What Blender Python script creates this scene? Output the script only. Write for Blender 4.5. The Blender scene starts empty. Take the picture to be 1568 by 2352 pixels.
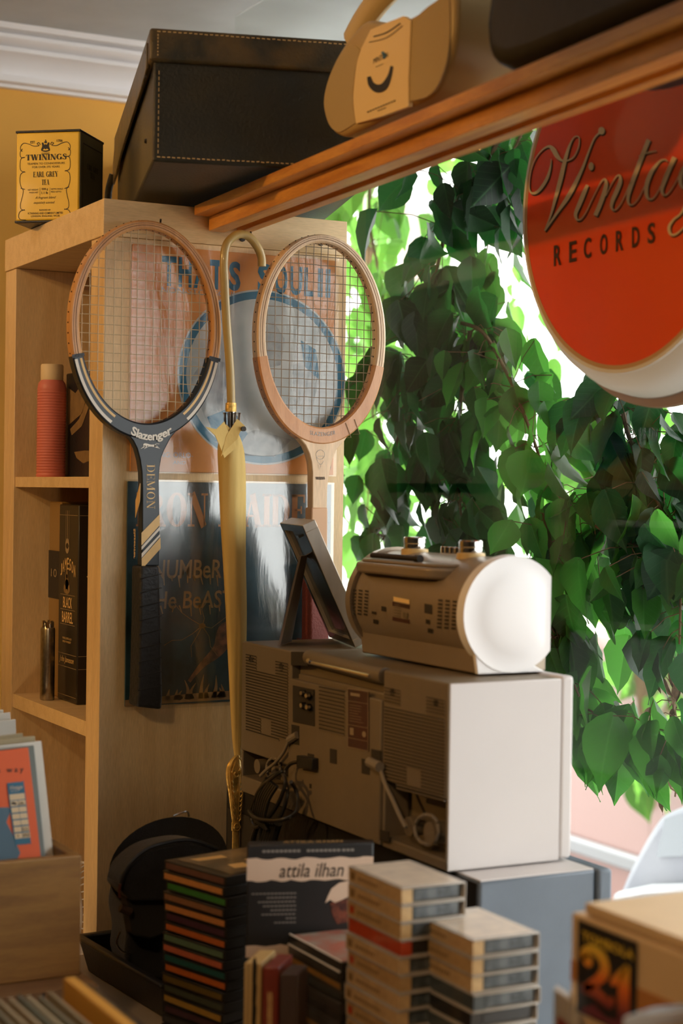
import bpy, math, random
from mathutils import Vector, Matrix, noise
random.seed(7)
PI = math.pi
sc = bpy.context.scene
col = sc.collection

# ------------------------------------------------------------------ camera
FPX = 3930.0
RT = Vector((0.8862, -0.4631, 0.0140)).normalized()
FW = Vector((0.4633, 0.8861, -0.0120)); FW = (FW - FW.dot(RT) * RT).normalized()
DN = FW.cross(RT).normalized()
if DN.z > 0: DN = -DN
cam_d = bpy.data.cameras.new('camera'); cam = bpy.data.objects.new('camera', cam_d); col.objects.link(cam)
cam_d.sensor_fit = 'VERTICAL'; cam_d.sensor_height = 36.0; cam_d.sensor_width = 24.0
cam_d.lens = FPX / 2352 * 36.0
cam_d.clip_start = 0.05
cam.matrix_world = Matrix((( RT.x, -DN.x, -FW.x, 0), (RT.y, -DN.y, -FW.y, 0), (RT.z, -DN.z, -FW.z, 0), (0, 0, 0, 1)))
cam_d.dof.use_dof = True; cam_d.dof.focus_distance = 2.46; cam_d.dof.aperture_fstop = 4.6
sc.camera = cam

# ------------------------------------------------------------------ world, lights, exposure
sc.view_settings.view_transform = 'Standard'; sc.view_settings.look = 'None'
sc.view_settings.exposure = 0.0; sc.view_settings.gamma = 1.0; sc.view_settings.use_curve_mapping = False
w = bpy.data.worlds.new('sky'); sc.world = w; w.use_nodes = True
bg = w.node_tree.nodes['Background']; bg.inputs[0].default_value = (1.0, 0.985, 0.97, 1); bg.inputs[1].default_value = 5.5

def lamp(name, kind, loc, energy, color, size=0.3, to=None, spot=None, sizey=None):
    d = bpy.data.lights.new(name, kind); d.energy = energy; d.color = color
    if kind == 'AREA':
        d.size = size
        if sizey: d.shape = 'RECTANGLE'; d.size_y = sizey
    elif kind in ('SPOT', 'POINT'): d.shadow_soft_size = size
    if kind == 'SPOT': d.spot_size = spot; d.spot_blend = 0.5
    o = bpy.data.objects.new(name, d); col.objects.link(o); o.location = loc
    if to is not None: o.rotation_euler = (Vector(to) - Vector(loc)).to_track_quat('-Z', 'Y').to_euler()
    return o
sun = lamp('sun', 'SUN', (2, 3, 5), 8.0, (1.0, 0.96, 0.88), to=(2.02, 3 - .42, 5 - .9)); sun.data.angle = 0.03
lamp('warm_spot', 'SPOT', (-1.4, 2.05, 0.86), 70, (1.0, 0.52, 0.13), 0.04, to=(0.85, 2.15, 0.32), spot=math.radians(42))
lamp('warm_front_fill', 'SPOT', (-0.7, 0.15, 0.82), 26, (1.0, 0.70, 0.38), 0.05, to=(0.92, 2.2, 0.16), spot=math.radians(26))  # added fill that brightens the end panel and rackets
lamp('low_shelf_fill', 'POINT', (0.42, 2.18, -0.72), 2.2, (1.0, 0.72, 0.42), 0.06)  # added fill hidden behind the crate, lifts the lower bookcase cell
lamp('ceiling_fill', 'AREA', (-0.2, 2.3, 0.45), 3.0, (1.0, 0.90, 0.80), 0.5, to=(0.1, 2.7, 1.0))  # added bounce fill for ceiling and cornice, stands for no fitting
lamp('warm_ceiling_lamp', 'AREA', (-0.2, 0.9, 0.88), 1.0, (1.0, 0.56, 0.2), 0.5, to=(0.3, 1.4, -1))
lamp('warm_back_room_lamp', 'POINT', (-0.45, 2.85, 0.80), 3.6, (1.0, 0.45, 0.10), 0.12)
lamp('warm_counter_fill', 'SPOT', (-0.25, 0.55, 0.75), 28, (1.0, 0.60, 0.27), 0.06, to=(0.8, 1.3, -0.5), spot=math.radians(40))  # added fill that brightens the stacks and boxes on the counter

# ------------------------------------------------------------------ helpers
def at(px, py, X=None, Y=None, Z=None, d=None):
    """world point on a given plane along the sight line of a photo pixel (measuring aid)"""
    r = FW + RT * ((px - 784) / FPX) + DN * ((py - 1176) / FPX)
    t = X / r.x if X is not None else Y / r.y if Y is not None else Z / r.z if Z is not None else d
    return r * t

def V(*a): return Vector(a)

class MB:
    def __init__(s): s.v = []; s.f = []; s.uv = None
    def add(s, vs, fs):
        n = len(s.v); s.v += [Vector(p) for p in vs]; s.f += [tuple(i + n for i in f) for f in fs]; return s
    def box(s, x0, x1, y0, y1, z0, z1, m=None):
        vs = [V(x, y, z) for z in (z0, z1) for x, y in ((x0, y0), (x1, y0), (x1, y1), (x0, y1))]
        if m: vs = [m @ p for p in vs]
        return s.add(vs, [(3, 2, 1, 0), (4, 5, 6, 7), (0, 1, 5, 4), (1, 2, 6, 5), (2, 3, 7, 6), (3, 0, 4, 7)])
    def hexa(s, b, t):
        return s.add(list(b) + list(t), [(3, 2, 1, 0), (4, 5, 6, 7), (0, 1, 5, 4), (1, 2, 6, 5), (2, 3, 7, 6), (3, 0, 4, 7)])
    def prism(s, poly, ext):
        n = len(poly); e = Vector(ext)
        vs = [Vector(p) for p in poly] + [Vector(p) + e for p in poly]
        return s.add(vs, [tuple(range(n))[::-1], tuple(range(n, 2 * n))] + [(i, (i + 1) % n, n + (i + 1) % n, n + i) for i in range(n)])
    def quad(s, a, b, c, d): return s.add([a, b, c, d], [(0, 1, 2, 3)])
    def tube(s, pts, r, seg=10, cap=True, flat=1.0):
        pts = [Vector(p) for p in pts]; n = len(pts)
        if not hasattr(r, '__len__'): r = [r] * n
        vs = []; up = None
        for i, p in enumerate(pts):
            t = (pts[min(i + 1, n - 1)] - pts[max(i - 1, 0)])
            t = t.normalized() if t.length > 1e-9 else V(0, 0, 1)
            if up is None: up = V(0, 0, 1) if abs(t.z) < .9 else V(0, 1, 0)
            a = t.cross(up)
            if a.length < 1e-4: a = t.cross(V(1, 0, 0))
            a.normalize(); b = a.cross(t).normalized(); up = b
            for k in range(seg):
                an = 2 * PI * k / seg
                vs.append(p + a * (math.cos(an) * r[i]) + b * (math.sin(an) * r[i] * flat))
        fs = [(i * seg + k, i * seg + (k + 1) % seg, (i + 1) * seg + (k + 1) % seg, (i + 1) * seg + k) for i in range(n - 1) for k in range(seg)]
        if cap: fs += [tuple(range(seg))[::-1], tuple(range((n - 1) * seg, n * seg))]
        return s.add(vs, fs)
    def lathe(s, prof, c=(0, 0, 0), seg=24, sx=1, sy=1, ax='Z', cap=True):
        vs = []; c = Vector(c)
        for r, h in prof:
            for k in range(seg):
                an = 2 * PI * k / seg; u, v_ = r * math.cos(an) * sx, r * math.sin(an) * sy
                vs.append(c + (V(u, v_, h) if ax == 'Z' else V(h, u, v_) if ax == 'X' else V(v_, h, u)))
        n = len(prof)
        fs = [(i * seg + k, i * seg + (k + 1) % seg, (i + 1) * seg + (k + 1) % seg, (i + 1) * seg + k) for i in range(n - 1) for k in range(seg)]
        if cap: fs += [tuple(range(seg))[::-1], tuple(range((n - 1) * seg, n * seg))]
        return s.add(vs, fs)
    def build(s, name, m, parent=None, local=False, bevel=0, seg=2, smooth=True, loc=None):
        me = bpy.data.meshes.new(name)
        vs = s.v
        o = bpy.data.objects.new(name, me)
        if parent is not None:
            o.parent = parent
            if not local:
                inv = wm(parent).inverted(); vs = [inv @ p for p in vs]
        elif not local:
            if loc is None:
                xs = [p.x for p in vs]; ys = [p.y for p in vs]; zs = [p.z for p in vs]
                loc = V((min(xs) + max(xs)) / 2, (min(ys) + max(ys)) / 2, min(zs))
            loc = Vector(loc); vs = [p - loc for p in vs]; o.location = loc
        elif loc is not None: o.location = loc
        me.from_pydata([tuple(p) for p in vs], [], s.f)
        if s.uv:
            ul = me.uv_layers.new(name='UVMap'); ul.data.foreach_set('uv', [c for f in s.uv for p in f for c in p])
        me.materials.append(m)
        me.update()
        if smooth:
            me.polygons.foreach_set('use_smooth', [True] * len(me.polygons))
            try: me.set_sharp_from_angle(angle=math.radians(35))
            except Exception: pass
        col.objects.link(o)
        if bevel:
            b = o.modifiers.new('bevel', 'BEVEL'); b.width = bevel; b.segments = seg; b.limit_method = 'ANGLE'; b.angle_limit = math.radians(40)
            b.harden_normals = False
        return o

def wm(o):
    m = Matrix.LocRotScale(o.location, o.rotation_euler, o.scale)
    return wm(o.parent) @ m if o.parent else m

def thing(name, label, cat, loc=(0, 0, 0), rz=0, group=None):
    o = bpy.data.objects.new(name, None); col.objects.link(o)
    o.location = loc; o.rotation_euler = (0, 0, rz); o.empty_display_size = 0.02
    o['label'] = label; o['category'] = cat
    if group: o['group'] = group
    return o
def tag(o, label, cat, group=None, kind=None):
    o['label'] = label; o['category'] = cat
    if group: o['group'] = group
    if kind: o['kind'] = kind
    return o
def struct(name, mb, m, **k):
    o = mb.build(name, m, **k); o['kind'] = 'structure'; return o

def catmull(pts, n=8):
    out = []; N = len(pts)
    for i in range(N - 1):
        p0 = pts[max(i - 1, 0)]; p1 = pts[i]; p2 = pts[i + 1]; p3 = pts[min(i + 2, N - 1)]
        for k in range(n):
            t = k / n
            out.append(tuple(0.5 * ((2 * b) + (-a + c) * t + (2 * a - 5 * b + 4 * c - d) * t * t + (-a + 3 * b - 3 * c + d) * t ** 3)
                             for a, b, c, d in zip(p0, p1, p2, p3)))
    out.append(tuple(pts[-1])); return out
def stroke2(pts, n=8):
    """pts (x, y, halfwidth) -> outline strip as list of quads in 2D"""
    p = catmull(pts, n) if n > 1 else list(pts)
    L = []; R = []
    for i in range(len(p)):
        a = p[max(i - 1, 0)]; b = p[min(i + 1, len(p) - 1)]
        dx, dy = b[0] - a[0], b[1] - a[1]; l = math.hypot(dx, dy) or 1
        nx, ny = -dy / l, dx / l; h = p[i][2]
        L.append((p[i][0] + nx * h, p[i][1] + ny * h)); R.append((p[i][0] - nx * h, p[i][1] - ny * h))
    return [(R[i], R[i + 1], L[i + 1], L[i]) for i in range(len(p) - 1)]
def disc2(cx, cy, rx, ry=None, n=20):
    ry = ry or rx
    return [(cx + rx * math.cos(2 * PI * k / n), cy + ry * math.sin(2 * PI * k / n)) for k in range(n)]
def arc2(cx, cy, rx, ry, a0, a1, hw, n=24, hw2=None):
    pts = []
    for k in range(n + 1):
        a = math.radians(a0 + (a1 - a0) * k / n)
        h = hw if hw2 is None else hw + (hw2 - hw) * k / n
        pts.append((cx + rx * math.cos(a), cy + ry * math.sin(a), h))
    return stroke2(pts, 1)
def flat(polys, fr, m, parent, name='print', eps=0.0):
    """2D polygons mapped by fr(x, y) -> world point"""
    mb = MB()
    for q in polys: mb.add([fr(*p) for p in q], [tuple(range(len(q)))])
    return mb.build(name, m, parent, smooth=False)
def frame(o, u, v, nrm=None, eps=0.0004):
    """mapping of unit square onto o + u*x + v*y, lifted off by eps"""
    o, u, v = Vector(o), Vector(u), Vector(v)
    n = (Vector(nrm) if nrm is not None else u.cross(v)).normalized() * eps
    return lambda x, y: o + u * x + v * y + n

_tc = {}
def text_polys(s, bold=0.0, shear=0.0, space=1.0):
    key = (s, bold, shear, space)
    if key in _tc: return _tc[key]
    c = bpy.data.curves.new('t', 'FONT'); c.body = s; c.offset = bold; c.shear = shear; c.space_character = space
    c.resolution_u = 3; c.align_x = 'LEFT'
    o = bpy.data.objects.new('t', c); col.objects.link(o)
    bpy.context.view_layer.update()
    dg = bpy.context.evaluated_depsgraph_get()
    me = bpy.data.meshes.new_from_object(o.evaluated_get(dg))
    vs = [(v.co.x, v.co.y) for v in me.vertices]; fs = [tuple(p.vertices) for p in me.polygons]
    bpy.data.objects.remove(o); bpy.data.curves.remove(c); bpy.data.meshes.remove(me)
    _tc[key] = (vs, fs); return vs, fs
def text_on(s, fr, x0, x1, y0, y1, m, parent, name='lettering', bold=0.0, shear=0.0, space=1.0):
    """write s inside the rectangle x0..x1, y0..y1 of mapping fr"""
    vs, fs = text_polys(s, bold, shear, space)
    if not vs: return None
    ax = min(v[0] for v in vs); bx = max(v[0] for v in vs); ay = min(v[1] for v in vs); by = max(v[1] for v in vs)
    mb = MB().add([fr(x0 + (v[0] - ax) / (bx - ax) * (x1 - x0), y0 + (v[1] - ay) / (by - ay) * (y1 - y0)) for v in vs], fs)
    return mb.build(name, m, parent, smooth=False)

# serif capitals, drawn as strokes in a unit-height cell: (width, [strokes])
TK, TN = 0.12, 0.03
def _l(x0, y0, x1, y1, h): return ('l', (x0, y0, h), (x1, y1, h))
def _sf(x, y, w_=.15): return _l(x - w_, y, x + w_, y, TN)
def _a(cx, cy, rx, ry, a0, a1):
    pts = []
    for k in range(25):
        a = math.radians(a0 + (a1 - a0) * k / 24)
        pts.append((cx + rx * math.cos(a), cy + ry * math.sin(a), TN + (TK - TN) * abs(math.cos(a)) ** 1.5))
    return ('p', pts)
B, T_ = 0.03, 0.97
GL = {
 'T': (.8, [_l(.4, 0, .4, 1, TK), _l(.05, T_, .75, T_, TN), _l(.07, .75, .07, 1, TN), _l(.73, .75, .73, 1, TN), _sf(.4, B, .2)]),
 'I': (.42, [_l(.21, 0, .21, 1, TK), _sf(.21, B, .2), _sf(.21, T_, .2)]),
 'N': (.95, [_l(.18, 0, .18, 1, TN), _l(.78, 0, .78, 1, TN), _l(.2, 1, .76, 0, TK), _sf(.18, B), _sf(.16, T_, .14), _sf(.78, T_)]),
 'W': (1.25, [_l(.15, 1, .4, 0, TK), _l(.4, 0, .62, 1, TN), _l(.6, 1, .85, 0, TK), _l(.85, 0, 1.08, 1, TN), _sf(.15, T_), _sf(.6, T_), _sf(1.08, T_, .12)]),
 'A': (.92, [_l(.16, 0, .45, 1, TN), _l(.45, 1, .74, 0, TK), _l(.27, .33, .62, .33, TN), _sf(.15, B, .13), _sf(.74, B, .17)]),
 'E': (.76, [_l(.2, 0, .2, 1, TK), _l(.06, B, .68, B, TN), _l(.06, T_, .66, T_, TN), _l(.2, .52, .52, .52, TN), _l(.67, 0, .67, .27, TN), _l(.65, .75, .65, 1, TN), _l(.52, .4, .52, .64, TN)]),
 'L': (.7, [_l(.2, 0, .2, 1, TK), _l(.04, B, .62, B, TN), _sf(.2, T_, .17), _l(.62, 0, .62, .28, TN)]),
 'D': (.92, [_l(.2, 0, .2, 1, TK), _sf(.2, B, .16), _sf(.2, T_, .16), ('p', [(.2, T_, TN), (.48, T_ - .02, TN), (.68, .8, .08), (.75, .5, TK), (.68, .2, .08), (.48, B + .02, TN), (.2, B, TN)])]),
 'M': (1.15, [_l(.17, 0, .17, 1, TN), _l(.93, 0, .93, 1, TK), _l(.18, 1, .52, .05, TK), _l(.52, .05, .9, 1, TN), _sf(.17, B), _sf(.93, B, .16), _sf(.14, T_, .1), _sf(.97, T_, .13)]),
 'O': (.95, [_a(.47, .5, .32, .48, 0, 360)]),
 'R': (.92, [_l(.2, 0, .2, 1, TK), _sf(.2, B, .17), _sf(.16, T_, .12), ('p', [(.2, T_, TN), (.5, T_ - .02, TN), (.64, .74, TK * .9), (.5, .5, TN), (.2, .48, TN)]), _l(.48, .5, .74, .03, TK * .9), _sf(.8, B, .1)]),
 'G': (.95, [_a(.48, .5, .33, .47, 50, 335), _l(.76, .05, .76, .42, TK * .9), _sf(.76, .44, .16), _l(.72, .72, .72, .98, TN)]),
 'S': (.72, [('p', [(.6, .75, TN), (.48, .96, TN), (.22, .9, .06), (.2, .68, .1), (.42, .52, TK), (.56, .3, .1), (.48, .06, .05), (.26, .04, TN), (.1, .25, TN)]), _l(.6, .7, .6, .98, TN), _l(.1, .02, .1, .3, TN)]),
 'Y': (.85, [_l(.42, 0, .42, .45, TK), _l(.12, 1, .42, .42, TK), _l(.42, .42, .7, 1, TN), _sf(.42, B, .17), _sf(.14, T_, .14), _sf(.7, T_, .12)]),
}
def serif(s, fr, x0, x1, y0, y1, m, parent, name='lettering', weight=1.0):
    tot = sum(GL[c][0] if c != ' ' else .45 for c in s); k = (x1 - x0) / tot; ky = (y1 - y0); x = x0; polys = []
    for c in s:
        if c == ' ': x += .45 * k; continue
        wd, st = GL[c]
        for t in st:
            q = stroke2([(p[0], p[1], p[2] * weight) for p in t[1:]], 1) if t[0] == 'l' else stroke2([(p[0], p[1], p[2] * weight) for p in t[1]], 4 if len(t[1]) < 12 else 1)
            polys += [tuple((x + a[0] * k, y0 + a[1] * ky) for a in f) for f in q]
        x += wd * k
    return flat(polys, fr, m, parent, name)

# ------------------------------------------------------------------ materials
MATS = {}
def mat(name, c, rough=.5, metal=0, var=0.0, vscale=20, bump=0.0, bscale=200, coat=0, spec=.5, stretch=(1, 1, 1), c2=None, trans=0, ior=1.45, sheen=0, coat_rough=.08, detail=4, alpha=1, sss=0):
    m = bpy.data.materials.new(name); m.use_nodes = True; nt = m.node_tree; N = nt.nodes; L = nt.links
    b = N['Principled BSDF']
    b.inputs['Base Color'].default_value = (*c, 1); b.inputs['Roughness'].default_value = rough; b.inputs['Metallic'].default_value = metal
    b.inputs['Coat Weight'].default_value = coat; b.inputs['Coat Roughness'].default_value = coat_rough
    b.inputs['Specular IOR Level'].default_value = spec; b.inputs['Transmission Weight'].default_value = trans; b.inputs['IOR'].default_value = ior
    b.inputs['Sheen Weight'].default_value = sheen; b.inputs['Alpha'].default_value = alpha
    if var or bump or c2:
        tc = N.new('ShaderNodeTexCoord'); mp = N.new('ShaderNodeMapping'); mp.inputs['Scale'].default_value = stretch
        L.new(tc.outputs['Object'], mp.inputs['Vector'])
    if var or c2:
        nz = N.new('ShaderNodeTexNoise'); nz.inputs['Scale'].default_value = vscale; nz.inputs['Detail'].default_value = detail
        L.new(mp.outputs[0], nz.inputs['Vector'])
        cr = N.new('ShaderNodeValToRGB'); e = cr.color_ramp.elements
        cc = c2 if c2 else tuple(x * (1 - var) for x in c)
        e[0].position = .32; e[0].color = (*cc, 1); e[1].position = .68; e[1].color = (*c, 1)
        L.new(nz.outputs['Fac'], cr.inputs[0]); L.new(cr.outputs[0], b.inputs['Base Color'])
    if bump:
        n2 = N.new('ShaderNodeTexNoise'); n2.inputs['Scale'].default_value = bscale; n2.inputs['Detail'].default_value = 3
        L.new(mp.outputs[0], n2.inputs['Vector'])
        bp = N.new('ShaderNodeBump'); bp.inputs['Strength'].default_value = bump; bp.inputs['Distance'].default_value = .002
        L.new(n2.outputs['Fac'], bp.inputs['Height']); L.new(bp.outputs[0], b.inputs['Normal'])
    MATS[name] = m; return m
def wood(name, c, c2, along='Y', rough=.45, scale=9, coat=.15, rings=True):
    st = {'X': (1, 9, 9), 'Y': (9, 1, 9), 'Z': (9, 9, 1)}[along]
    m = bpy.data.materials.new(name); m.use_nodes = True; nt = m.node_tree; N = nt.nodes; L = nt.links; b = N['Principled BSDF']
    tc = N.new('ShaderNodeTexCoord'); mp = N.new('ShaderNodeMapping'); mp.inputs['Scale'].default_value = st; L.new(tc.outputs['Object'], mp.inputs[0])
    n1 = N.new('ShaderNodeTexNoise'); n1.inputs['Scale'].default_value = scale; n1.inputs['Detail'].default_value = 6; n1.inputs['Distortion'].default_value = .6; L.new(mp.outputs[0], n1.inputs['Vector'])
    n2 = N.new('ShaderNodeTexNoise'); n2.inputs['Scale'].default_value = scale * 12; n2.inputs['Detail'].default_value = 3; L.new(mp.outputs[0], n2.inputs['Vector'])
    cr = N.new('ShaderNodeValToRGB'); e = cr.color_ramp.elements; e[0].position = .3; e[0].color = (*c2, 1); e[1].position = .62; e[1].color = (*c, 1)
    L.new(n1.outputs['Fac'], cr.inputs[0])
    mx = N.new('ShaderNodeMix'); mx.data_type = 'RGBA'; mx.blend_type = 'MULTIPLY'; mx.inputs[0].default_value = .35
    L.new(cr.outputs[0], mx.inputs[6]); L.new(n2.outputs['Fac'], mx.inputs[7])
    hsv = N.new('ShaderNodeHueSaturation'); hsv.inputs['Value'].default_value = 1.2; L.new(mx.outputs[2], hsv.inputs['Color'])
    L.new(hsv.outputs[0], b.inputs['Base Color']); b.inputs['Roughness'].default_value = rough; b.inputs['Coat Weight'].default_value = coat; b.inputs['Coat Roughness'].default_value = .25
    bp = N.new('ShaderNodeBump'); bp.inputs['Strength'].default_value = .12; bp.inputs['Distance'].default_value = .001; L.new(n2.outputs['Fac'], bp.inputs['Height']); L.new(bp.outputs[0], b.inputs['Normal'])
    return m
def schlick(N, L, f0, normal=None, gain=1.0):
    """two-sided Fresnel reflectance for a thin sheet"""
    lw = N.new('ShaderNodeLayerWeight'); lw.inputs[0].default_value = .5
    if normal is not None: L.new(normal, lw.inputs['Normal'])
    pw = N.new('ShaderNodeMath'); pw.operation = 'POWER'; pw.inputs[1].default_value = 5; L.new(lw.outputs['Facing'], pw.inputs[0])
    ma = N.new('ShaderNodeMath'); ma.operation = 'MULTIPLY_ADD'; ma.use_clamp = True; ma.inputs[1].default_value = (1 - f0) * gain; ma.inputs[2].default_value = f0 * gain
    L.new(pw.outputs[0], ma.inputs[0]); return ma.outputs[0]
def glass(name, tint=(1, 1, 1), mixw=None, rough=.0, gain=1.0):
    """thin clear sheet: passes light, reflects at grazing angles"""
    m = bpy.data.materials.new(name); m.use_nodes = True; nt = m.node_tree; N = nt.nodes; L = nt.links
    for n in list(N): N.remove(n)
    out = N.new('ShaderNodeOutputMaterial'); tr = N.new('ShaderNodeBsdfTransparent'); tr.inputs[0].default_value = (*tint, 1)
    gl = N.new('ShaderNodeBsdfGlossy'); gl.inputs['Roughness'].default_value = rough; mx = N.new('ShaderNodeMixShader')
    if mixw is None: L.new(schlick(N, L, .04, gain=gain), mx.inputs[0])
    else: mx.inputs[0].default_value = mixw
    L.new(tr.outputs[0], mx.inputs[1]); L.new(gl.outputs[0], mx.inputs[2]); L.new(mx.outputs[0], out.inputs[0])
    return m
def leafmat(name, dark, light, tl, mixf=.45, rough=.45):
    m = bpy.data.materials.new(name); m.use_nodes = True; nt = m.node_tree; N = nt.nodes; L = nt.links
    b = N['Principled BSDF']; out = N['Material Output']
    g = N.new('ShaderNodeNewGeometry'); cr = N.new('ShaderNodeValToRGB'); e = cr.color_ramp.elements
    e[0].color = (*dark, 1); e[1].color = (*light, 1); L.new(g.outputs['Random Per Island'], cr.inputs[0])
    # veins from the UV map: midrib and side veins
    uv = N.new('ShaderNodeUVMap'); sp = N.new('ShaderNodeSeparateXYZ'); L.new(uv.outputs[0], sp.inputs[0])
    ab = N.new('ShaderNodeMath'); ab.operation = 'ABSOLUTE'; su = N.new('ShaderNodeMath'); su.operation = 'SUBTRACT'; su.inputs[1].default_value = .5
    L.new(sp.outputs[0], su.inputs[0]); L.new(su.outputs[0], ab.inputs[0])
    mr = N.new('ShaderNodeMapRange'); mr.inputs[1].default_value = .0; mr.inputs[2].default_value = .035; mr.inputs[3].default_value = 1; mr.inputs[4].default_value = 0; L.new(ab.outputs[0], mr.inputs[0])
    ad = N.new('ShaderNodeMath'); ad.operation = 'SUBTRACT'; L.new(sp.outputs[1], ad.inputs[0])
    ml = N.new('ShaderNodeMath'); ml.operation = 'MULTIPLY'; ml.inputs[1].default_value = .55; L.new(ab.outputs[0], ml.inputs[0]); L.new(ml.outputs[0], ad.inputs[1])
    m2 = N.new('ShaderNodeMath'); m2.operation = 'MULTIPLY'; m2.inputs[1].default_value = 44; L.new(ad.outputs[0], m2.inputs[0])
    sn = N.new('ShaderNodeMath'); sn.operation = 'SINE'; L.new(m2.outputs[0], sn.inputs[0])
    mr2 = N.new('ShaderNodeMapRange'); mr2.inputs[1].default_value = .93; mr2.inputs[2].default_value = 1; mr2.inputs[3].default_value = 0; mr2.inputs[4].default_value = .5; L.new(sn.outputs[0], mr2.inputs[0])
    mxm = N.new('ShaderNodeMath'); mxm.operation = 'MAXIMUM'; L.new(mr.outputs[0], mxm.inputs[0]); L.new(mr2.outputs[0], mxm.inputs[1])
    mc = N.new('ShaderNodeMix'); mc.data_type = 'RGBA'; L.new(mxm.outputs[0], mc.inputs[0]); L.new(cr.outputs[0], mc.inputs[6]); mc.inputs[7].default_value = (light[0] * 1.5 + .02, light[1] * 1.3 + .02, light[2] * 1.5 + .01, 1)
    L.new(mc.outputs[2], b.inputs['Base Color']); b.inputs['Roughness'].default_value = rough; b.inputs['Specular IOR Level'].default_value = .3
    tlb = N.new('ShaderNodeBsdfTranslucent')
    cr2 = N.new('ShaderNodeValToRGB'); e2 = cr2.color_ramp.elements; e2[0].color = (*[x * .35 for x in tl], 1); e2[1].color = (*tl, 1)
    L.new(g.outputs['Random Per Island'], cr2.inputs[0]); L.new(cr2.outputs[0], tlb.inputs[0])
    mx = N.new('ShaderNodeMixShader'); mx.inputs[0].default_value = mixf; L.new(b.outputs[0], mx.inputs[1]); L.new(tlb.outputs[0], mx.inputs[2]); L.new(mx.outputs[0], out.inputs[0])
    return m

M = {}
M['panel'] = wood('birch veneer', (.80, .58, .30), (.70, .49, .23), 'X', .42, 6)
M['panelz'] = wood('birch veneer upright', (.78, .56, .29), (.68, .46, .22), 'Z', .45, 6)
M['shelfwood'] = wood('orange pine', (.74, .33, .06), (.50, .17, .025), 'Y', .38, 7, .3)
M['crate'] = wood('plywood crate', (.30, .15, .034), (.20, .092, .02), 'X', .55, 9)
M['cab'] = wood('cabinet wood', (.22, .12, .05), (.16, .08, .035), 'X', .55, 9)
M['wall'] = mat('ochre wall paint', (.80, .41, .07), .8, var=.12, vscale=3, bump=.15, bscale=60)
M['white_plaster'] = mat('white plaster', (.84, .82, .81), .8, var=.06, vscale=6)
M['ceiling'] = mat('old ceiling paint', (.60, .65, .69), .85, var=.22, vscale=3.5, bump=.5, bscale=9)
M['counter'] = mat('counter laminate', (.42, .34, .24), .5, var=.15, vscale=12)
M['roomdark'] = mat('dark shop wall', (.06, .038, .02), .8)
M['floor'] = mat('floor tiles', (.10, .08, .06), .6, var=.2)
M['beige'] = mat('beige melamine', (.30, .21, .11), .55, var=.08, vscale=9)
M['black_leather'] = mat('black leather', (.018, .019, .016), .42, var=.35, vscale=14, bump=.5, bscale=260, c2=(.032, .026, .012))
M['black_leather_worn'] = mat('worn leather', (.03, .027, .016), .38, vscale=22, c2=(.11, .07, .022), bump=.5, bscale=220)
M['thread'] = mat('tan thread', (.55, .36, .15), .8)
M['brass'] = mat('aged brass', (.95, .62, .18), .42, .6, var=.5, vscale=90, bump=.6, bscale=170)
M['gunmetal'] = mat('dark hook metal', (.04, .035, .03), .4, .8)
M['chrome'] = mat('chrome', (.75, .73, .70), .14, 1, var=.1, vscale=60)
M['black'] = mat('black plastic', (.015, .015, .016), .4, bump=.2, bscale=300)
M['blackmatte'] = mat('black fabric', (.012, .012, .013), .85, var=.3, vscale=120, bump=.6, bscale=500, sheen=.2)
M['ink'] = mat('black ink', (.02, .018, .015), .6)
M['white'] = mat('white ink', (.82, .80, .76), .5)
# ------------------------------------------------------------------ the setting
ZC, ZF = .915, -1.45
struct('floor', MB().box(-3, 1.27, -2, 3.4, ZF - .05, ZF), M['floor'])
struct('ceiling', MB().box(-3, 2.3, -2, 3.4, ZC, ZC + .05), M['ceiling'])
struct('wall_back', MB().box(-3, 1.45, 3.4, 3.46, ZF, ZC).box(1.45, 2.25, 3.4, 3.46, .80, ZC), M['wall'])
struct('wall_left', MB().box(-3.06, -3, -2, 3.4, ZF, ZC), M['roomdark'])
struct('wall_front', MB().box(-3, 1.45, -2.06, -2, ZF, ZC), M['roomdark'])
struct('wall_right', MB().box(1.27, 1.45, 2.98, 3.4, ZF, .68).box(1.27, 1.45, -2, -.9, ZF, ZC).box(1.27, 1.45, -.9, 2.98, ZF, -.72), M['white_plaster'])
# cornice with stepped mouldings along the back wall
cm = MB()
prof = [(0, .806), (-.014, .806), (-.016, .812), (-.030, .815), (-.032, .826), (-.020, .829), (-.021, .834), (-.030, .846), (-.044, .858), (-.058, .866), (-.062, .867),
        (-.062, .874), (-.050, .876), (-.050, .879), (-.074, .884), (-.080, .890), (-.080, .896), (-.066, .898), (-.066, .901), (-.090, .905), (-.096, .9149), (0, .9149)]
cm.prism([V(-3, 3.4 + a, b) for a, b in prof], (5.25, 0, 0))
struct('trim_1', cm, M['white_plaster'])
wf = MB()
for y0, y1, z0, z1 in ((-.9, -.86, -.72, ZC), (2.94, 2.98, -.72, .68), (-.9, 2.98, -.72, -.68), (-.9, 2.25, .885, ZC)): wf.box(1.275, 1.325, y0, y1, z0, z1)
wo = struct('window_1', wf, M['white_plaster'])
g = MB().box(1.298, 1.302, -.86, 2.94, -.68, .885).build('pane', glass('window glass', (.97, .985, .975), gain=.5), wo, smooth=False); g['label'] = 'clear window glass'

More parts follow.
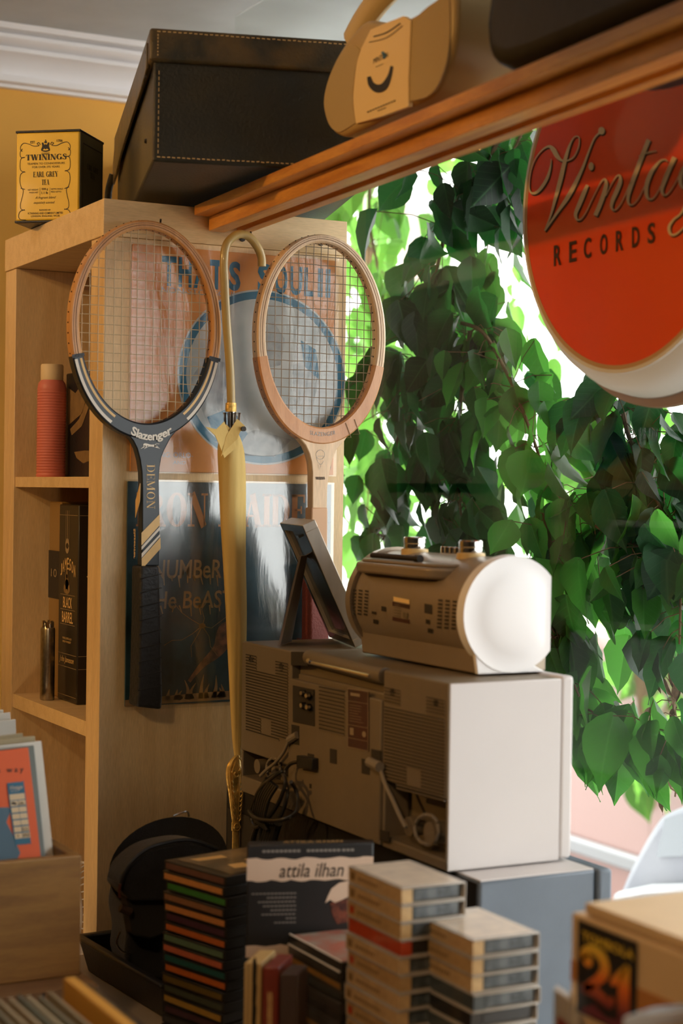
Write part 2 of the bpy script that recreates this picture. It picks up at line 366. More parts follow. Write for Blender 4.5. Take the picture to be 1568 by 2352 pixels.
# ------------------------------------------------------------------ bookcase
bc = thing('bookcase', 'thick-framed birch veneer bookcase with the rackets hung on its end panel', 'bookcase', (.97, 2.43, ZF))
MB().box(.784, 1.153, 2.2, 2.2535, ZF, .3405).build('side_panel', M['panelz'], bc, bevel=.0008)
MB().box(.784, 1.153, 2.606, 2.66, ZF, .3405).build('side_panel', M['panelz'], bc, bevel=.0008)
MB().box(.782, 1.153, 2.2, 2.66, .341, .391).build('top_board', M['panel'], bc, bevel=.0008)
for z0, z1 in ((0, .0155), (-.3445, -.3235), (-.70, -.68), (-1.05, -1.03), (-1.40, -1.38)):
    MB().box(.787, 1.15, 2.2537, 2.6058, z0, z1).build('shelf_board', M['panel'], bc)
MB().box(1.14, 1.15, 2.2537, 2.6058, ZF, .3405).build('back_panel', M['beige'], bc)

# ------------------------------------------------------------------ overhead window shelf (rises a little towards the camera)
def zs(y): return .392 + (2.195 - y) * .0225
sh = thing('overhead_shelf', 'orange pine shelf with grooved rails running across the window from the bookcase', 'shelf', (.95, 1.4, .38))
def bar(x0, x1, dz0, dz1, y0=.55, y1=2.196):
    return MB().hexa([V(x0, y0, zs(y0) + dz0), V(x1, y0, zs(y0) + dz0), V(x1, y1, zs(y1) + dz0), V(x0, y1, zs(y1) + dz0)],
                     [V(x0, y0, zs(y0) + dz1), V(x1, y0, zs(y0) + dz1), V(x1, y1, zs(y1) + dz1), V(x0, y1, zs(y1) + dz1)])
bar(.912, 1.0, -.0135, 0).build('shelf_board', M['shelfwood'], sh, bevel=.001)
bar(.934, .958, -.0335, -.0137).build('front_rail', M['shelfwood'], sh, bevel=.001)
bar(.976, .992, -.0325, -.0137).build('rear_rail', M['shelfwood'], sh, bevel=.001)
bar(.9582, .9758, -.0235, -.0137).build('groove_strip', M['shelfwood'], sh)

# ------------------------------------------------------------------ leather case
az = math.radians(16.3)
dv = V(math.sin(az), math.cos(az), 0); wv = V(math.cos(az), -math.sin(az), 0)
o = at(347, 378, Z=.400); o.z = .4045
case = thing('leather_case', 'large worn black leather case with tan stitching on top of the bookcase', 'case', tuple(o + dv * .32 + wv * .145))
CW, CD, CH = .295, .66, .125
def bxf(a0, a1, b0, b1, z0, z1): 
    return MB().hexa([o + wv * a + dv * b + V(0, 0, z0) for a, b in ((a0, b0), (a1, b0), (a1, b1), (a0, b1))], [o + wv * a + dv * b + V(0, 0, z1) for a, b in ((a0, b0), (a1, b0), (a1, b1), (a0, b1))])
body = bxf(.002, CW - .002, .002, CD - .002, 0, CH); 
body.build('body', M['black_leather'], case, bevel=.003, seg=3)
lid = bxf(-.004, CW + .004, -.005, CD + .004, .122, .163); lid.build('lid', M['black_leather_worn'], case, bevel=.004, seg=3)
lp = MB()
lp.prism([o + wv * -.006 + dv * b + V(0, 0, z) for b, z in ((.02, .15), (.60, .15), (.66, .12), (.665, .085), (.60, .088), (.50, .10), (.25, .108), (.10, .112), (.02, .118))], wv * .004)
lp.build('side_flap', M['black_leather_worn'], case, bevel=.001)
st = MB(); st.tube(catmull([tuple(o + wv * a + dv * b + V(0, 0, z)) for a, b, z in ((-.006, .655, .10), (-.012, .662, .075), (-.012, .665, .045), (-.007, .66, .022))], 6), [.006] * 19, 6, flat=.4); st.build('strap', M['black_leather_worn'], case)
fr = frame(o - dv * .0025, wv, V(0, 0, 1), -dv, .0006)
frl = frame(o - dv * .005, wv, V(0, 0, 1), -dv, .0006)
def stitches(p, q, n, f_, hw=.0007, jit=.0005):
    out = []
    for i in range(n):
        a = i / n + .15 / n; b = a + .62 / n; j = random.uniform(-jit, jit)
        x0, y0, x1, y1 = p[0] + (q[0] - p[0]) * a, p[1] + (q[1] - p[1]) * a, p[0] + (q[0] - p[0]) * b, p[1] + (q[1] - p[1]) * b
        dx, dy = x1 - x0, y1 - y0; l = math.hypot(dx, dy); nx, ny = -dy / l * hw, dx / l * hw
        out.append(((x0 - nx + j * abs(ny) / hw, y0 - ny), (x1 - nx, y1 - ny + j), (x1 + nx, y1 + ny + j), (x0 + nx, y0 + ny)))
    return out
flat(stitches((.006, .005), (.29, .005), 46, fr) + stitches((.008, .008), (.008, .112), 15, fr, .0005), fr, M['thread'], case, 'stitching')
flat(stitches((.004, .1585), (.29, .1575), 44, frl) + stitches((.006, .128), (.006, .156), 7, frl), frl, M['thread'], case, 'stitching')
ri = MB()
for b, z in ((.03, .03), (.035, .142), (.04, .112)):
    c = o + wv * (-.0035) + dv * b + V(0, 0, z); ri.tube([c, c - wv * .003], [.0035, .0022], 10)
ri.build('rivet', M['gunmetal'], case)

# ------------------------------------------------------------------ tea tin
M['tin'] = mat('yellow printed tin', (.95, .60, .055), .38, var=.10, vscale=25, coat=.3)
M['tinside'] = mat('grey green tin side', (.13, .12, .06), .45, var=.2, vscale=30)
ta = math.radians(130.0)
o = V(.745, 2.483, .3915); fu = V(math.sin(ta), math.cos(ta), 0); su = V(-fu.y, fu.x, 0)
tin = thing('tea_tin', 'yellow tea tin with black printed lettering at the bookcase corner', 'tin', tuple(o + fu * .05 + su * .05))
TW, TD, TH = .100, .098, .134
def tb(a0, a1, b0, b1, z0, z1): return MB().hexa([o + fu * a + su * b + V(0, 0, z0) for a, b in ((a0, b0), (a1, b0), (a1, b1), (a0, b1))], [o + fu * a + su * b + V(0, 0, z1) for a, b in ((a0, b0), (a1, b0), (a1, b1), (a0, b1))])
tb(0, TW, 0, TD, .003, TH).build('body', M['tin'], tin, bevel=.003)
tb(TW - .004, TW + .0004, .002, TD - .002, .004, TH - .001).build('side_wall', M['tinside'], tin)
tb(-.001, TW + .001, -.001, TD + .001, 0, .0035).build('base_rim', M['black'], tin, bevel=.001)
tb(-.001, TW + .001, -.001, TD + .001, TH - .001, TH + .0025).build('lid', M['black'], tin, bevel=.001)
f = frame(o, fu * TW, V(0, 0, TH), -su, .0006)
serif('TWININGS', f, .155, .80, .690, .752, M['ink'], tin, 'lettering', .95)
text_on('TEAMEN TO CONNOISSEURS', f, .18, .77, .640, .662, M['ink'], tin); text_on('FOR OVER 275 YEARS', f, .26, .69, .602, .624, M['ink'], tin)
serif('EARL GREY', f, .275, .665, .502, .562, M['ink'], tin, 'lettering', .8); serif('TEA', f, .41, .53, .415, .474, M['ink'], tin, 'lettering', .8)
for s, x0, x1, y0, y1 in (('EST.', .225, .305, .875, .903), ('1706', .64, .73, .883, .911), ('NET WEIGHT', .195, .36, .355, .372), ('POIDS NET', .22, .36, .325, .342), ('500 g', .41, .51, .352, .382), ('1.1 lb', .41, .51, .315, .342), ('NETTO INHALT', .56, .75, .358, .375), ('PESO NETTO', .56, .72, .328, .345),
                          ('BLENDED BY', .38, .56, .130, .147), ('R.TWINING AND COMPANY LIMITED', .20, .75, .093, .115), ('LONDON, ENGLAND, WC2R', .25, .70, .06, .082)):
    text_on(s, f, x0, x1, y0, y1, M['ink'], tin, bold=.01)
text_on('A fragrant blend', f, .31, .64, .255, .29, M['ink'], tin, shear=.5); text_on('exquisitely scented', f, .29, .62, .20, .235, M['ink'], tin, shear=.5)
fl = []
for sg in (0, 1):
    X_ = (lambda x: x) if not sg else (lambda x: .92 - x)
    for pts in ([(.38, .835), (.36, .862), (.33, .85), (.36, .83), (.28, .825), (.2, .85), (.12, .86), (.075, .83), (.07, .79), (.1, .77)], [(.10, .80), (.065, .76), (.075, .71), (.13, .70)],
                [(.14, .705), (.08, .69), (.065, .62), (.08, .56), (.15, .54)], [(.14, .548), (.08, .52), (.065, .45), (.085, .38), (.12, .34), (.11, .28), (.08, .19), (.09, .135), (.15, .12)],
                [(.15, .125), (.08, .11), (.05, .06), (.08, .02), (.17, .012)], [(.08, .365), (.15, .35)]):
        fl += stroke2([(X_(x), y + .02, .0035) for x, y in pts], 6)
fl += stroke2([(.385, .30, .002), (.385, .385, .002)], 1) + stroke2([(.54, .30, .002), (.54, .385, .002)], 1)
flat(fl, f, M['ink'], tin, 'scroll_border')
# royal arms, drawn as small crowned shield with supporters
ar = stroke2([(.40, .80, .008), (.43, .835, .018), (.415, .88, .01)], 5) + stroke2([(.53, .80, .008), (.50, .835, .018), (.515, .88, .01)], 5) + [disc2(.465, .835, .022, .028), disc2(.465, .885, .02, .012), disc2(.465, .905, .008)]
ar += stroke2([(.40, .795, .005), (.465, .785, .007), (.53, .795, .005)], 5) + [((.40, .762), (.53, .762), (.53, .768), (.40, .768)), ((.41, .75), (.52, .75), (.52, .755), (.41, .755))]
flat(ar, f, M['ink'], tin, 'crest')
f = frame(o + fu * (TW + .0004), su * TD, V(0, 0, TH), fu, .0004)
q = []
for (x0, y0, x1, y1) in ((.12, .06, .12, .88), (.12, .88, .92, .88), (.92, .88, .92, .06)): q += stroke2([(x0, y0, .006), (x1, y1, .006)], 1)
flat(q, f, M['ink'], tin, 'border'); serif('EARL', f, .3, .5, .62, .68, M['ink'], tin); serif('GREY', f, .55, .78, .62, .68, M['ink'], tin); serif('TEA', f, .42, .62, .54, .6, M['ink'], tin)

# ------------------------------------------------------------------ radio on the shelf
M['champ'] = mat('champagne plastic', (.62, .44, .19), .38, var=.05, vscale=30)
M['champ_l'] = mat('pale champagne plastic', (.88, .62, .27), .4)
def grillemat(name, c, ax='Z', n=1500):
    m = mat(name, c, .5); nt = m.node_tree; N = nt.nodes; L = nt.links
    tc = N.new('ShaderNodeTexCoord'); wv_ = N.new('ShaderNodeTexWave'); wv_.bands_direction = ax; wv_.inputs['Scale'].default_value = n / 20
    L.new(tc.outputs['Object'], wv_.inputs['Vector'])
    cr = N.new('ShaderNodeValToRGB'); e = cr.color_ramp.elements; e[0].color = (*[x * .55 for x in c], 1); e[1].color = (*c, 1); L.new(wv_.outputs['Fac'], cr.inputs[0]); L.new(cr.outputs[0], N['Principled BSDF'].inputs['Base Color'])
    bp = N.new('ShaderNodeBump'); bp.inputs['Strength'].default_value = .5; bp.inputs['Distance'].default_value = .001; L.new(wv_.outputs['Fac'], bp.inputs['Height']); L.new(bp.outputs[0], N['Principled BSDF'].inputs['Normal'])
    return m
M['grille'] = grillemat('ribbed speaker grille', (.74, .52, .22), n=9000)
RX = .93
radio = thing('portable_radio', 'champagne portable cd radio with curved handle on the overhead shelf', 'radio', (.99, 1.69, .415))
def onx(pts, X, ox=0, oy=0, s=1): return [at(ox + x * s, oy + y * s, X=X) for x, y in pts]
out = catmull([(741, 240), (747, 190), (770, 130), (805, 78), (838, 46), (877, 52), (935, 40), (985, 8), (1038, -30), (1044, 50), (1032, 130), (1008, 190), (972, 226), (880, 268), (800, 306), (775, 311), (752, 290), (741, 240)], 4)[:-1]
M['champ_dimmed'] = mat('dimmed champagne shell', (.48, .32, .12), .4)  # same champagne plastic, colour darkened to offset strong window light on the side
MB().prism(onx(out, RX), (.115, 0, 0)).build('body', M['champ_dimmed'], radio, bevel=.009, seg=4)
MB().tube(catmull([tuple(at(x, y, X=RX + .045)) for x, y in ((812, 92), (842, 38), (890, -22), (950, -70), (1010, -80), (1050, -50), (1062, 0))], 6), [.013] * 37, 12, flat=1.4).build('handle', M['champ'], radio)
C4 = lambda pts: onx(pts, RX - .0012, 720, 0, .2615)
def inset(pts, k):
    cx = sum(p[0] for p in pts) / len(pts); cy = sum(p[1] for p in pts) / len(pts)
    return [(cx + (x - cx) * k, cy + (y - cy) * k) for x, y in pts]
gl_ = catmull([(405, 440), (330, 390), (240, 480), (160, 620), (105, 790), (92, 930), (130, 1080), (190, 1150), (250, 1150), (368, 1078)], 4) + [(345, 950), (343, 800), (362, 620)]
MB().prism(C4(gl_), (.003, 0, 0)).build('speaker_grille', M['grille'], radio)
gr_ = [(855, 190), (1000, 60), (1180, -60)] + catmull([(1190, 0), (1195, 300), (1160, 560), (1080, 760), (990, 850), (838, 890)], 4)
MB().prism(C4(gr_), (.003, 0, 0)).build('speaker_grille', M['grille'], radio)
pl = catmull([(420, 420), (378, 560), (350, 800), (352, 950), (372, 1085)], 4) + [(600, 1020), (832, 935), (832, 700), (852, 180), (790, 140), (640, 200), (500, 260)]
MB().prism(onx(pl, RX - .003, 720, 0, .2615), (.005, 0, 0)).build('centre_plate', M['champ_l'], radio)
cf = lambda x, y: at(720 + x * .2615, y * .2615, X=RX - .0036)
flat(stroke2([(484, 672, 16), (505, 740, 26), (560, 778, 36), (620, 755, 32), (665, 670, 18), (686, 580, 12)], 8), cf, M['black'], radio, 'display_window')
flat(stroke2([(470, 700, 8), (490, 780, 10), (555, 838, 16), (600, 825, 8)], 8), lambda x, y: cf(x, y) + V(.0003, 0, 0), MATS['pale champagne plastic'], radio, 'display_trim')
flat(stroke2([(525, 322, 5), (640, 285, 5), (760, 205, 5)], 6) + stroke2([(485, 372, 3), (640, 330, 3), (780, 225, 3)], 6), cf, M['gunmetal'], radio, 'button_gap')
M['blueink'] = mat('blue ink', (.05, .16, .25), .5)
f = frame(cf(525, 560), cf(650, 500) - cf(525, 560), cf(525, 500) - cf(525, 560), (-1, 0, 0), .0001)
text_on('MINTON', f, 0, 1, 0, .75, M['gunmetal'], radio); flat(stroke2([(600, 455, 10), (622, 490, 16), (612, 515, 8)], 5), cf, M['blueink'], radio, 'logo')
flat([q for i in range(11) for q in stroke2([(470 + i * 23, 985 - i * 9.6, 5), (487 + i * 23, 978 - i * 9.6, 5)], 1)] + stroke2([(560, 975, 3), (635, 945, 3)], 1) + stroke2([(545, 588, 2), (610, 560, 2)], 1), cf, M['gunmetal'], radio, 'small_print')
MB().tube([at(1037, 48, X=RX + .03) , at(1033, 48, X=RX + .03) + V(-.0, -.002, 0)], .002, 8).build('screw', M['gunmetal'], radio)

bag = MB().prism(onx(catmull([(1103, 60), (1107, 110), (1122, 146), (1160, 158), (1210, 146)], 4) + [(1360, 86), (1620, -20), (1700, -60), (1700, -260), (1250, -260), (1125, -120)], .925), (.2, 0, 0))
bg_ = bag.build('bag', mat('glossy black nylon', (.008, .009, .008), .5, bump=.6, bscale=25, var=.3, vscale=30), bevel=.02, seg=4)
tag(bg_, 'soft black bag lying on the overhead shelf next to the radio', 'bag')

# ------------------------------------------------------------------ round sign
M['signred'] = mat('red enamel', (.90, .065, .003), .3, coat=.4, var=.04, vscale=8)
M['cream'] = mat('cream paint', (.74, .60, .40), .45); M['signwhite'] = mat('white rim', (.80, .78, .72), .4); M['tan'] = mat('tan line', (.58, .36, .17), .45)
M['brownrim'] = mat('brown rim', (.28, .16, .09), .5); M['shadowink'] = mat('dark brown paint', (.05, .012, .004), .5)
SX, SY, SZ, SR = 1.2, 1.604, .350, .2087
sign = thing('round_sign', 'round red shop sign with cream script lettering hanging against the window', 'sign', (SX, SY, SZ - .24))
MB().lathe([(.001, SX), (.198, SX)], (0, 0, 0), 96, ax='X', cap=False)
def ring(prof, name, m):
    mb = MB(); mb.lathe(prof, (0, 0, 0), 96, ax='X', cap=False); mb.v = [V(p.x, p.y + SY, p.z + SZ) for p in mb.v]; return mb.build(name, m, sign)
ring([(0.0005, SX), (.1995, SX)], 'face', M['signred']); ring([(.1995, SX - .0002), (.2045, SX - .0002)], 'inner_ring', M['tan']); ring([(.2045, SX - .0004), (.209, SX - .0002), (.2095, SX + .002), (.222, SX + .012), (.232, SX + .03), (.236, SX + .05)], 'rim', M['signwhite'])
ring([(.236, SX + .048), (.246, SX + .056), (.247, SX + .066), (.20, SX + .07), (.0005, SX + .07)], 'back_ring', M['brownrim'])
S5 = lambda dx, dy, e: (lambda x, y: at(1180 + (x + dx) * .2474, 220 + (y + dy) * .2474, X=SX - e))
script = [
 [(345, 585, 3), (338, 660, 8), (305, 770, 14), (240, 870, 14), (185, 905, 12), (148, 885, 8), (142, 810, 4), (158, 690, 4), (200, 580, 4), (265, 500, 6), (325, 470, 12), (365, 500, 22), (400, 560, 20), (445, 600, 10), (505, 598, 7), (560, 560, 6), (600, 470, 5), (605, 395, 5), (580, 375, 5), (545, 400, 6), (505, 490, 12), (468, 620, 18), (430, 780, 20), (390, 930, 16), (340, 1110, 9), (285, 1252, 6)],
 [(285, 1252, 8), (400, 1085, 12), (500, 940, 20), (575, 800, 18), (640, 660, 12), (700, 500, 8), (745, 395, 7), (790, 345, 8)],
 [(682, 828, 14), (650, 900, 20), (605, 1010, 20), (572, 1095, 16), (585, 1148, 10), (620, 1145, 6), (665, 1085, 4), (720, 970, 4), (775, 860, 4), (815, 790, 6), (845, 775, 10), (855, 825, 18), (830, 920, 20), (790, 1030, 20), (755, 1112, 20)],
 [(850, 930, 4), (895, 840, 4), (945, 755, 6), (980, 740, 10), (985, 800, 18), (955, 880, 20), (915, 970, 18), (905, 1035, 12), (935, 1062, 6), (985, 1010, 4), (1035, 910, 4), (1080, 800, 4)],
 [(1250, 408, 20), (1205, 520, 20), (1150, 660, 20), (1095, 810, 20), (1060, 930, 16), (1065, 1000, 10), (1100, 1010, 6), (1150, 960, 4), (1210, 840, 4)],
 [(1160, 562, 4), (1240, 528, 6), (1322, 512, 3)],
 [(1425, 612, 4), (1400, 592, 7), (1350, 610, 10), (1280, 700, 18), (1232, 820, 20), (1230, 920, 16), (1262, 962, 8), (1310, 930, 5), (1370, 820, 4), (1430, 690, 4)],
 [(1490, 570, 22), (1450, 660, 20), (1400, 780, 20), (1372, 870, 16), (1392, 922, 9), (1435, 900, 5), (1500, 800, 4), (1560, 670, 4)],
 [(1640, 640, 4), (1590, 650, 12), (1545, 740, 20), (1550, 830, 14), (1600, 850, 6), (1680, 700, 5)],
 [(1720, 640, 18), (1640, 880, 18), (1560, 1075, 10), (1480, 1150, 10), (1438, 1220, 14), (1455, 1285, 12), (1510, 1280, 8), (1600, 1190, 5), (1700, 1050, 4)],
 [(1760, 850, 4), (1850, 740, 10), (1880, 640, 14), (1830, 610, 8), (1780, 700, 18), (1780, 830, 14), (1850, 860, 6), (1940, 750, 4)],
]
pol = []
for s in script: pol += stroke2([(x, y, h) for x, y, h in s], 7)
pol += [disc2(812, 325, 30, 36), disc2(716, 655, 24, 38)]
flat(pol, S5(11, 14, .0006), M['shadowink'], sign, 'script_shadow'); flat(pol, S5(0, 0, .0012), M['cream'], sign, 'script_lettering')
f0 = S5(0, 0, .0008)
xs = [370, 512, 648, 798, 945, 1095, 1240]
for c, x in zip('RECORDS', xs):
    yb = 1585 - (x - 365) * .2345; wd = 68
    f = frame(f0(x, yb), f0(x + wd, yb - wd * .2345) - f0(x, yb), f0(x, yb - 192) - f0(x, yb), (-1, 0, 0), .0002)
    text_on(c, f, 0, 1, 0, 1, M['shadowink'], sign, bold=.02)
MB().tube([(SX + .03, SY - .08, SZ + .23), (SX + .03, SY - .08, .88)], .002, 6).tube([(SX + .03, SY + .08, SZ + .23), (SX + .03, SY + .08, .88)], .002, 6).build('hanging_wire', M['gunmetal'], sign)

# ------------------------------------------------------------------ outside: street, vehicles, foliage
struct('ground', MB().box(1.5, 30, -8, 30, -2.0, -1.95), mat('pale street paving', (.16, .14, .13), .8, var=.15, vscale=3))
M['leaf_shaded'] = leafmat('shaded vine leaf', (.0015, .009, .006), (.012, .070, .022), (.03, .20, .03), .35)  # shadow of the dense mass is put into this leaf colour
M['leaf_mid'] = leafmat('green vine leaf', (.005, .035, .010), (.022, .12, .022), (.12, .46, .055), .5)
M['leaf_sunlit'] = leafmat('sunlit far leaf', (.02, .10, .012), (.09, .28, .035), (.24, .58, .09), .6)  # sunlit look of the leaves behind is put into this colour
M['bark'] = mat('vine bark', (.16, .10, .05), .8, var=.4, vscale=60, bump=.5)
M['palebark'] = mat('pale trunk bark', (.66, .62, .55), .8, var=.15, vscale=20)
rows = [(0, .06), (.08, .30), (.2, .47), (.36, .5), (.52, .43), (.68, .30), (.82, .14), (.92, .05), (1.0, .0)]
def add_leaf(mb, p, L_, tip, nrm, curl=.18, wd=1.0):
    t = tip.normalized(); s = t.cross(nrm)
    if s.length < 1e-3: s = t.cross(V(1, .3, 0))
    s.normalize(); n = s.cross(t); base = len(mb.v); W = .66 * wd
    tw = random.uniform(-.5, .5)
    for v_, h in rows:
        bend = -curl * v_ * v_
        for u in (-1, -.5, 0, .5, 1):
            fold = abs(u) * h * .22
            a = tw * v_; sx = s * math.cos(a) + n * math.sin(a); nx = n * math.cos(a) - s * math.sin(a)
            wob = .02 * math.sin(v_ * 17 + u * 2)
            mb.v.append(p + t * (L_ * v_) + sx * (L_ * W * h * u) + nx * (L_ * (bend + fold + wob * abs(u))))
    for i in range(len(rows) - 1):
        for k in range(4):
            a = base + i * 5 + k; mb.f.append((a, a + 1, a + 6, a + 5))
            u0, u1 = k / 4, (k + 1) / 4; h0, h1 = rows[i][1], rows[i + 1][1]
            q = [(.5 + (u0 - .5) * 2 * h0, rows[i][0]), (.5 + (u1 - .5) * 2 * h0, rows[i][0]), (.5 + (u1 - .5) * 2 * h1, rows[i + 1][0]), (.5 + (u0 - .5) * 2 * h1, rows[i + 1][0])]
            mb.uv.append(q)
    return mb
def vine(label, path, n, spread, size, lm, spec=None, rad=.004, group=None, down=1.0, wd=1.0):
    p3 = [V(*q) for q in catmull([tuple(q) for q in path], 10)]
    root = thing('climbing_vine' if rad < .02 else 'tree', label, 'plant', tuple(p3[-1]), group=group)
    stem = MB(); stem.tube(p3, [rad * (1 - .6 * i / len(p3)) for i in range(len(p3))], 7)
    fo = MB(); fo.uv = []
    for i in range(n):
        k = random.random() * (len(p3) - 1); a = p3[int(k)]
        off = V(random.gauss(0, .6) * spread, random.gauss(0, 1) * spread, random.gauss(0, .7) * spread)
        q = a + off
        if q.x < 1.38: q.x = 1.38 + random.random() * .08
        tip = V(random.gauss(0, .35), random.gauss(0, .5), -down + random.gauss(0, .35))
        th = random.gauss(0, .9); nrm = V(-math.cos(th), math.sin(th) * .9, random.gauss(.25, .4))
        l = size * random.uniform(.6, 1.25)
        add_leaf(fo, q, l, tip, nrm, random.uniform(-.05, .35), wd * random.uniform(.8, 1.15))
        if off.length < spread * 2.0:
            stem.tube([a, (a + q) / 2 + V(0, 0, .006), q + tip.normalized() * l * .04], .0008, 4, cap=False)
    stem.build('stem', M['bark'] if spec is None else spec, root)
    fo.build('foliage', lm, root)
    return root
def px(*pts, X=1.6): return [at(a, b, X=X + (c[0] if c else 0)) for a, b, *c in pts]
Z0 = (0,)
vine('dense vine with shade-coloured leaves hanging down the middle of the window', px((1150, 300), (1110, 400), (1040, 480), (1000, 640), (980, 800), (930, 920), (900, 1100), (880, 1240), X=1.5), 165, .062, .086, M['leaf_shaded'])
vine('vine mass with shade-coloured leaves behind the second racket and above the stereo', px((1080, 760), (1060, 900), (1050, 1050), (1060, 1200), (1080, 1330), X=1.52), 120, .062, .086, M['leaf_shaded'])
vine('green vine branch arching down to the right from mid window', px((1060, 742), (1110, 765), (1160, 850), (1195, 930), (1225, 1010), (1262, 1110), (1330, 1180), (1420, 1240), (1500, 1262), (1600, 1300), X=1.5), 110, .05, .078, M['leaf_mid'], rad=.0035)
vine('vine with shade-coloured leaves below the red sign at the right edge', px((1420, 880), (1440, 990), (1480, 1090), (1530, 1200), (1560, 1320), (1560, 1480), X=1.52), 105, .06, .086, M['leaf_shaded'])
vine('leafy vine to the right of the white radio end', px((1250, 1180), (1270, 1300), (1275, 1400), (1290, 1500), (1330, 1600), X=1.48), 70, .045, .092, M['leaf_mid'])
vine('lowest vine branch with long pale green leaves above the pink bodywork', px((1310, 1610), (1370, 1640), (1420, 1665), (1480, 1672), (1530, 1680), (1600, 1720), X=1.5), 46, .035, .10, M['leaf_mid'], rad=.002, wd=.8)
vine('vine with sunlit-coloured leaves at the window edge beside the bookcase', px((850, 380), (850, 520), (880, 700), (860, 900), (850, 1060), (840, 1230), X=1.8), 80, .08, .10, M['leaf_sunlit'])
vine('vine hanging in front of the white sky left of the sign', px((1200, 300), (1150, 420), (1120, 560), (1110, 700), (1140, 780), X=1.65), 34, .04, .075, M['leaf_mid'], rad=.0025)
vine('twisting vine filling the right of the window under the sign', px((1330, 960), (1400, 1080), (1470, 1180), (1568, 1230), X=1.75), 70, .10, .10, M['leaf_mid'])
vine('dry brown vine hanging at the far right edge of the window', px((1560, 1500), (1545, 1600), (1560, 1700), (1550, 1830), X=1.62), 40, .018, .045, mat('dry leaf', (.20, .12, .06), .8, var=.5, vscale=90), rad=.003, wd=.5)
# trees further out
vine('tree with sunlit-coloured leaves further out, left of the window view', px((840, 300), (850, 700), (840, 1100), (900, 1500), X=2.7), 300, .30, .11, M['leaf_sunlit'], M['bark'], .022, 'trees beyond the vines')
vine('tree with sunlit-coloured leaves further out, behind the middle vines', px((1040, 1600), (1050, 1200), (1010, 800), (1000, 380), X=3.1), 300, .28, .11, M['leaf_sunlit'], M['bark'], .022, 'trees beyond the vines')
vine('tree with sunlit-coloured leaves further out, behind the right of the window', px((1480, 1640), (1460, 1400), (1490, 1150), (1500, 800), X=3.75), 240, .36, .15, M['leaf_sunlit'], M['bark'], .024, 'trees beyond the vines')
pt = MB()
pt.tube(px((960, 640), (945, 520), (925, 400), (915, 250), X=2.3), [.02, .02, .018, .015], 9); pt.tube(px((930, 620), (918, 500), (905, 380), (880, 250), X=2.32), [.012] * 4, 9); pt.tube(px((835, 560), (842, 330), X=2.2), [.004] * 2, 6)
tag(pt.build('bare_trunk', M['palebark']), 'pale bare tree trunks seen between the vines at upper left of the window', 'tree')

# red parked van across the pavement
M['van'] = mat('overexposed red car paint', (.24, .135, .12), .35, coat=.3); M['vanwhite'] = mat('white bumper', (.22, .23, .25), .4); M['tyre'] = mat('tyre rubber', (.05, .055, .065), .8)  # van red washed towards pink, overexposure put into its paint colour
van = thing('parked_van', 'red parked van, out of focus low down outside the window', 'van', (4.6, 5.6, -1.95))
MB().prism([V(4.0, 3.2, -1.66), V(4.0, 8.2, -1.66), V(4.0, 8.2, -1.0), V(4.08, 7.9, -.55), V(4.08, 4.4, -.55), V(4.02, 3.6, -.92), V(4.0, 3.2, -1.02)], (1.7, 0, 0)).build('body', M['van'], van, bevel=.06, seg=3)
MB().box(3.96, 4.0, 3.2, 8.2, -1.42, -1.36).build('side_trim', M['vanwhite'], van, bevel=.01)
for y in (4.2, 7.2):
    MB().lathe([(.001, 3.97), (.18, 3.97), (.20, 3.99), (.30, 3.99), (.31, 4.18), (.001, 4.18)], (0, y, -1.65), 28, ax='X', cap=False).build('wheel', M['tyre'], van)
car = thing('white_car', 'white car close outside the window, washed out at the right edge', 'car', (3.3, 3.7, -1.95))
MB().prism([at(x, y, X=2.6) for x, y in catmull([(1418, 2040), (1440, 1990), (1490, 1900), (1530, 1862), (1640, 1830), (1760, 1830)], 4) + [(1800, 2700), (1400, 2640), (1404, 2200)]], (.9, 0, 0)).build('body', mat('white car paint', (.165, .175, .20), .4, c2=(.12, .13, .16), vscale=4), car, bevel=.03, seg=3)
MB().tube([tuple(at(x, y, X=2.57)) for x, y in ((1425, 2068), (1500, 2052), (1600, 2050))], .022, 8).build('bumper', M['vanwhite'], car)
wp = [at(x, y, X=2.598) for x, y in ((1530, 1880), (1640, 1846), (1760, 1846), (1760, 1960), (1512, 1968))]
MB().prism(wp, (-.006, 0, 0)).build('side_window', mat('car window', (.10, .12, .14), .2, coat=.5), car)
MB().lathe([(.001, 2.585), (.17, 2.585), (.19, 2.60), (.29, 2.60), (.30, 2.70), (.001, 2.70)], (0, 2.75, -1.66), 28, ax='X', cap=False).build('wheel', M['tyre'], car)

# ------------------------------------------------------------------ record covers in plastic sleeves on the end panel
def sleeve_mat(name, c, c2, vs, coat=1.0):
    m = mat(name, c, .5, c2=c2, vscale=vs, coat=coat, coat_rough=.10, detail=5); nt = m.node_tree; N = nt.nodes; L = nt.links; b = N['Principled BSDF']
    tc = N.new('ShaderNodeTexCoord'); mp = N.new('ShaderNodeMapping'); mp.inputs['Scale'].default_value = (1, 1, .35); mp.inputs['Rotation'].default_value = (0, .35, 0); L.new(tc.outputs['Object'], mp.inputs[0])
    n = N.new('ShaderNodeTexNoise'); n.inputs['Scale'].default_value = 22; n.inputs['Detail'].default_value = 5; n.inputs['Distortion'].default_value = 1.2; L.new(mp.outputs[0], n.inputs['Vector'])
    bp = N.new('ShaderNodeBump'); bp.inputs['Strength'].default_value = .55; bp.inputs['Distance'].default_value = .004; L.new(n.outputs['Fac'], bp.inputs['Height']); L.new(bp.outputs[0], b.inputs['Coat Normal'])
    return m
PY = 2.1985
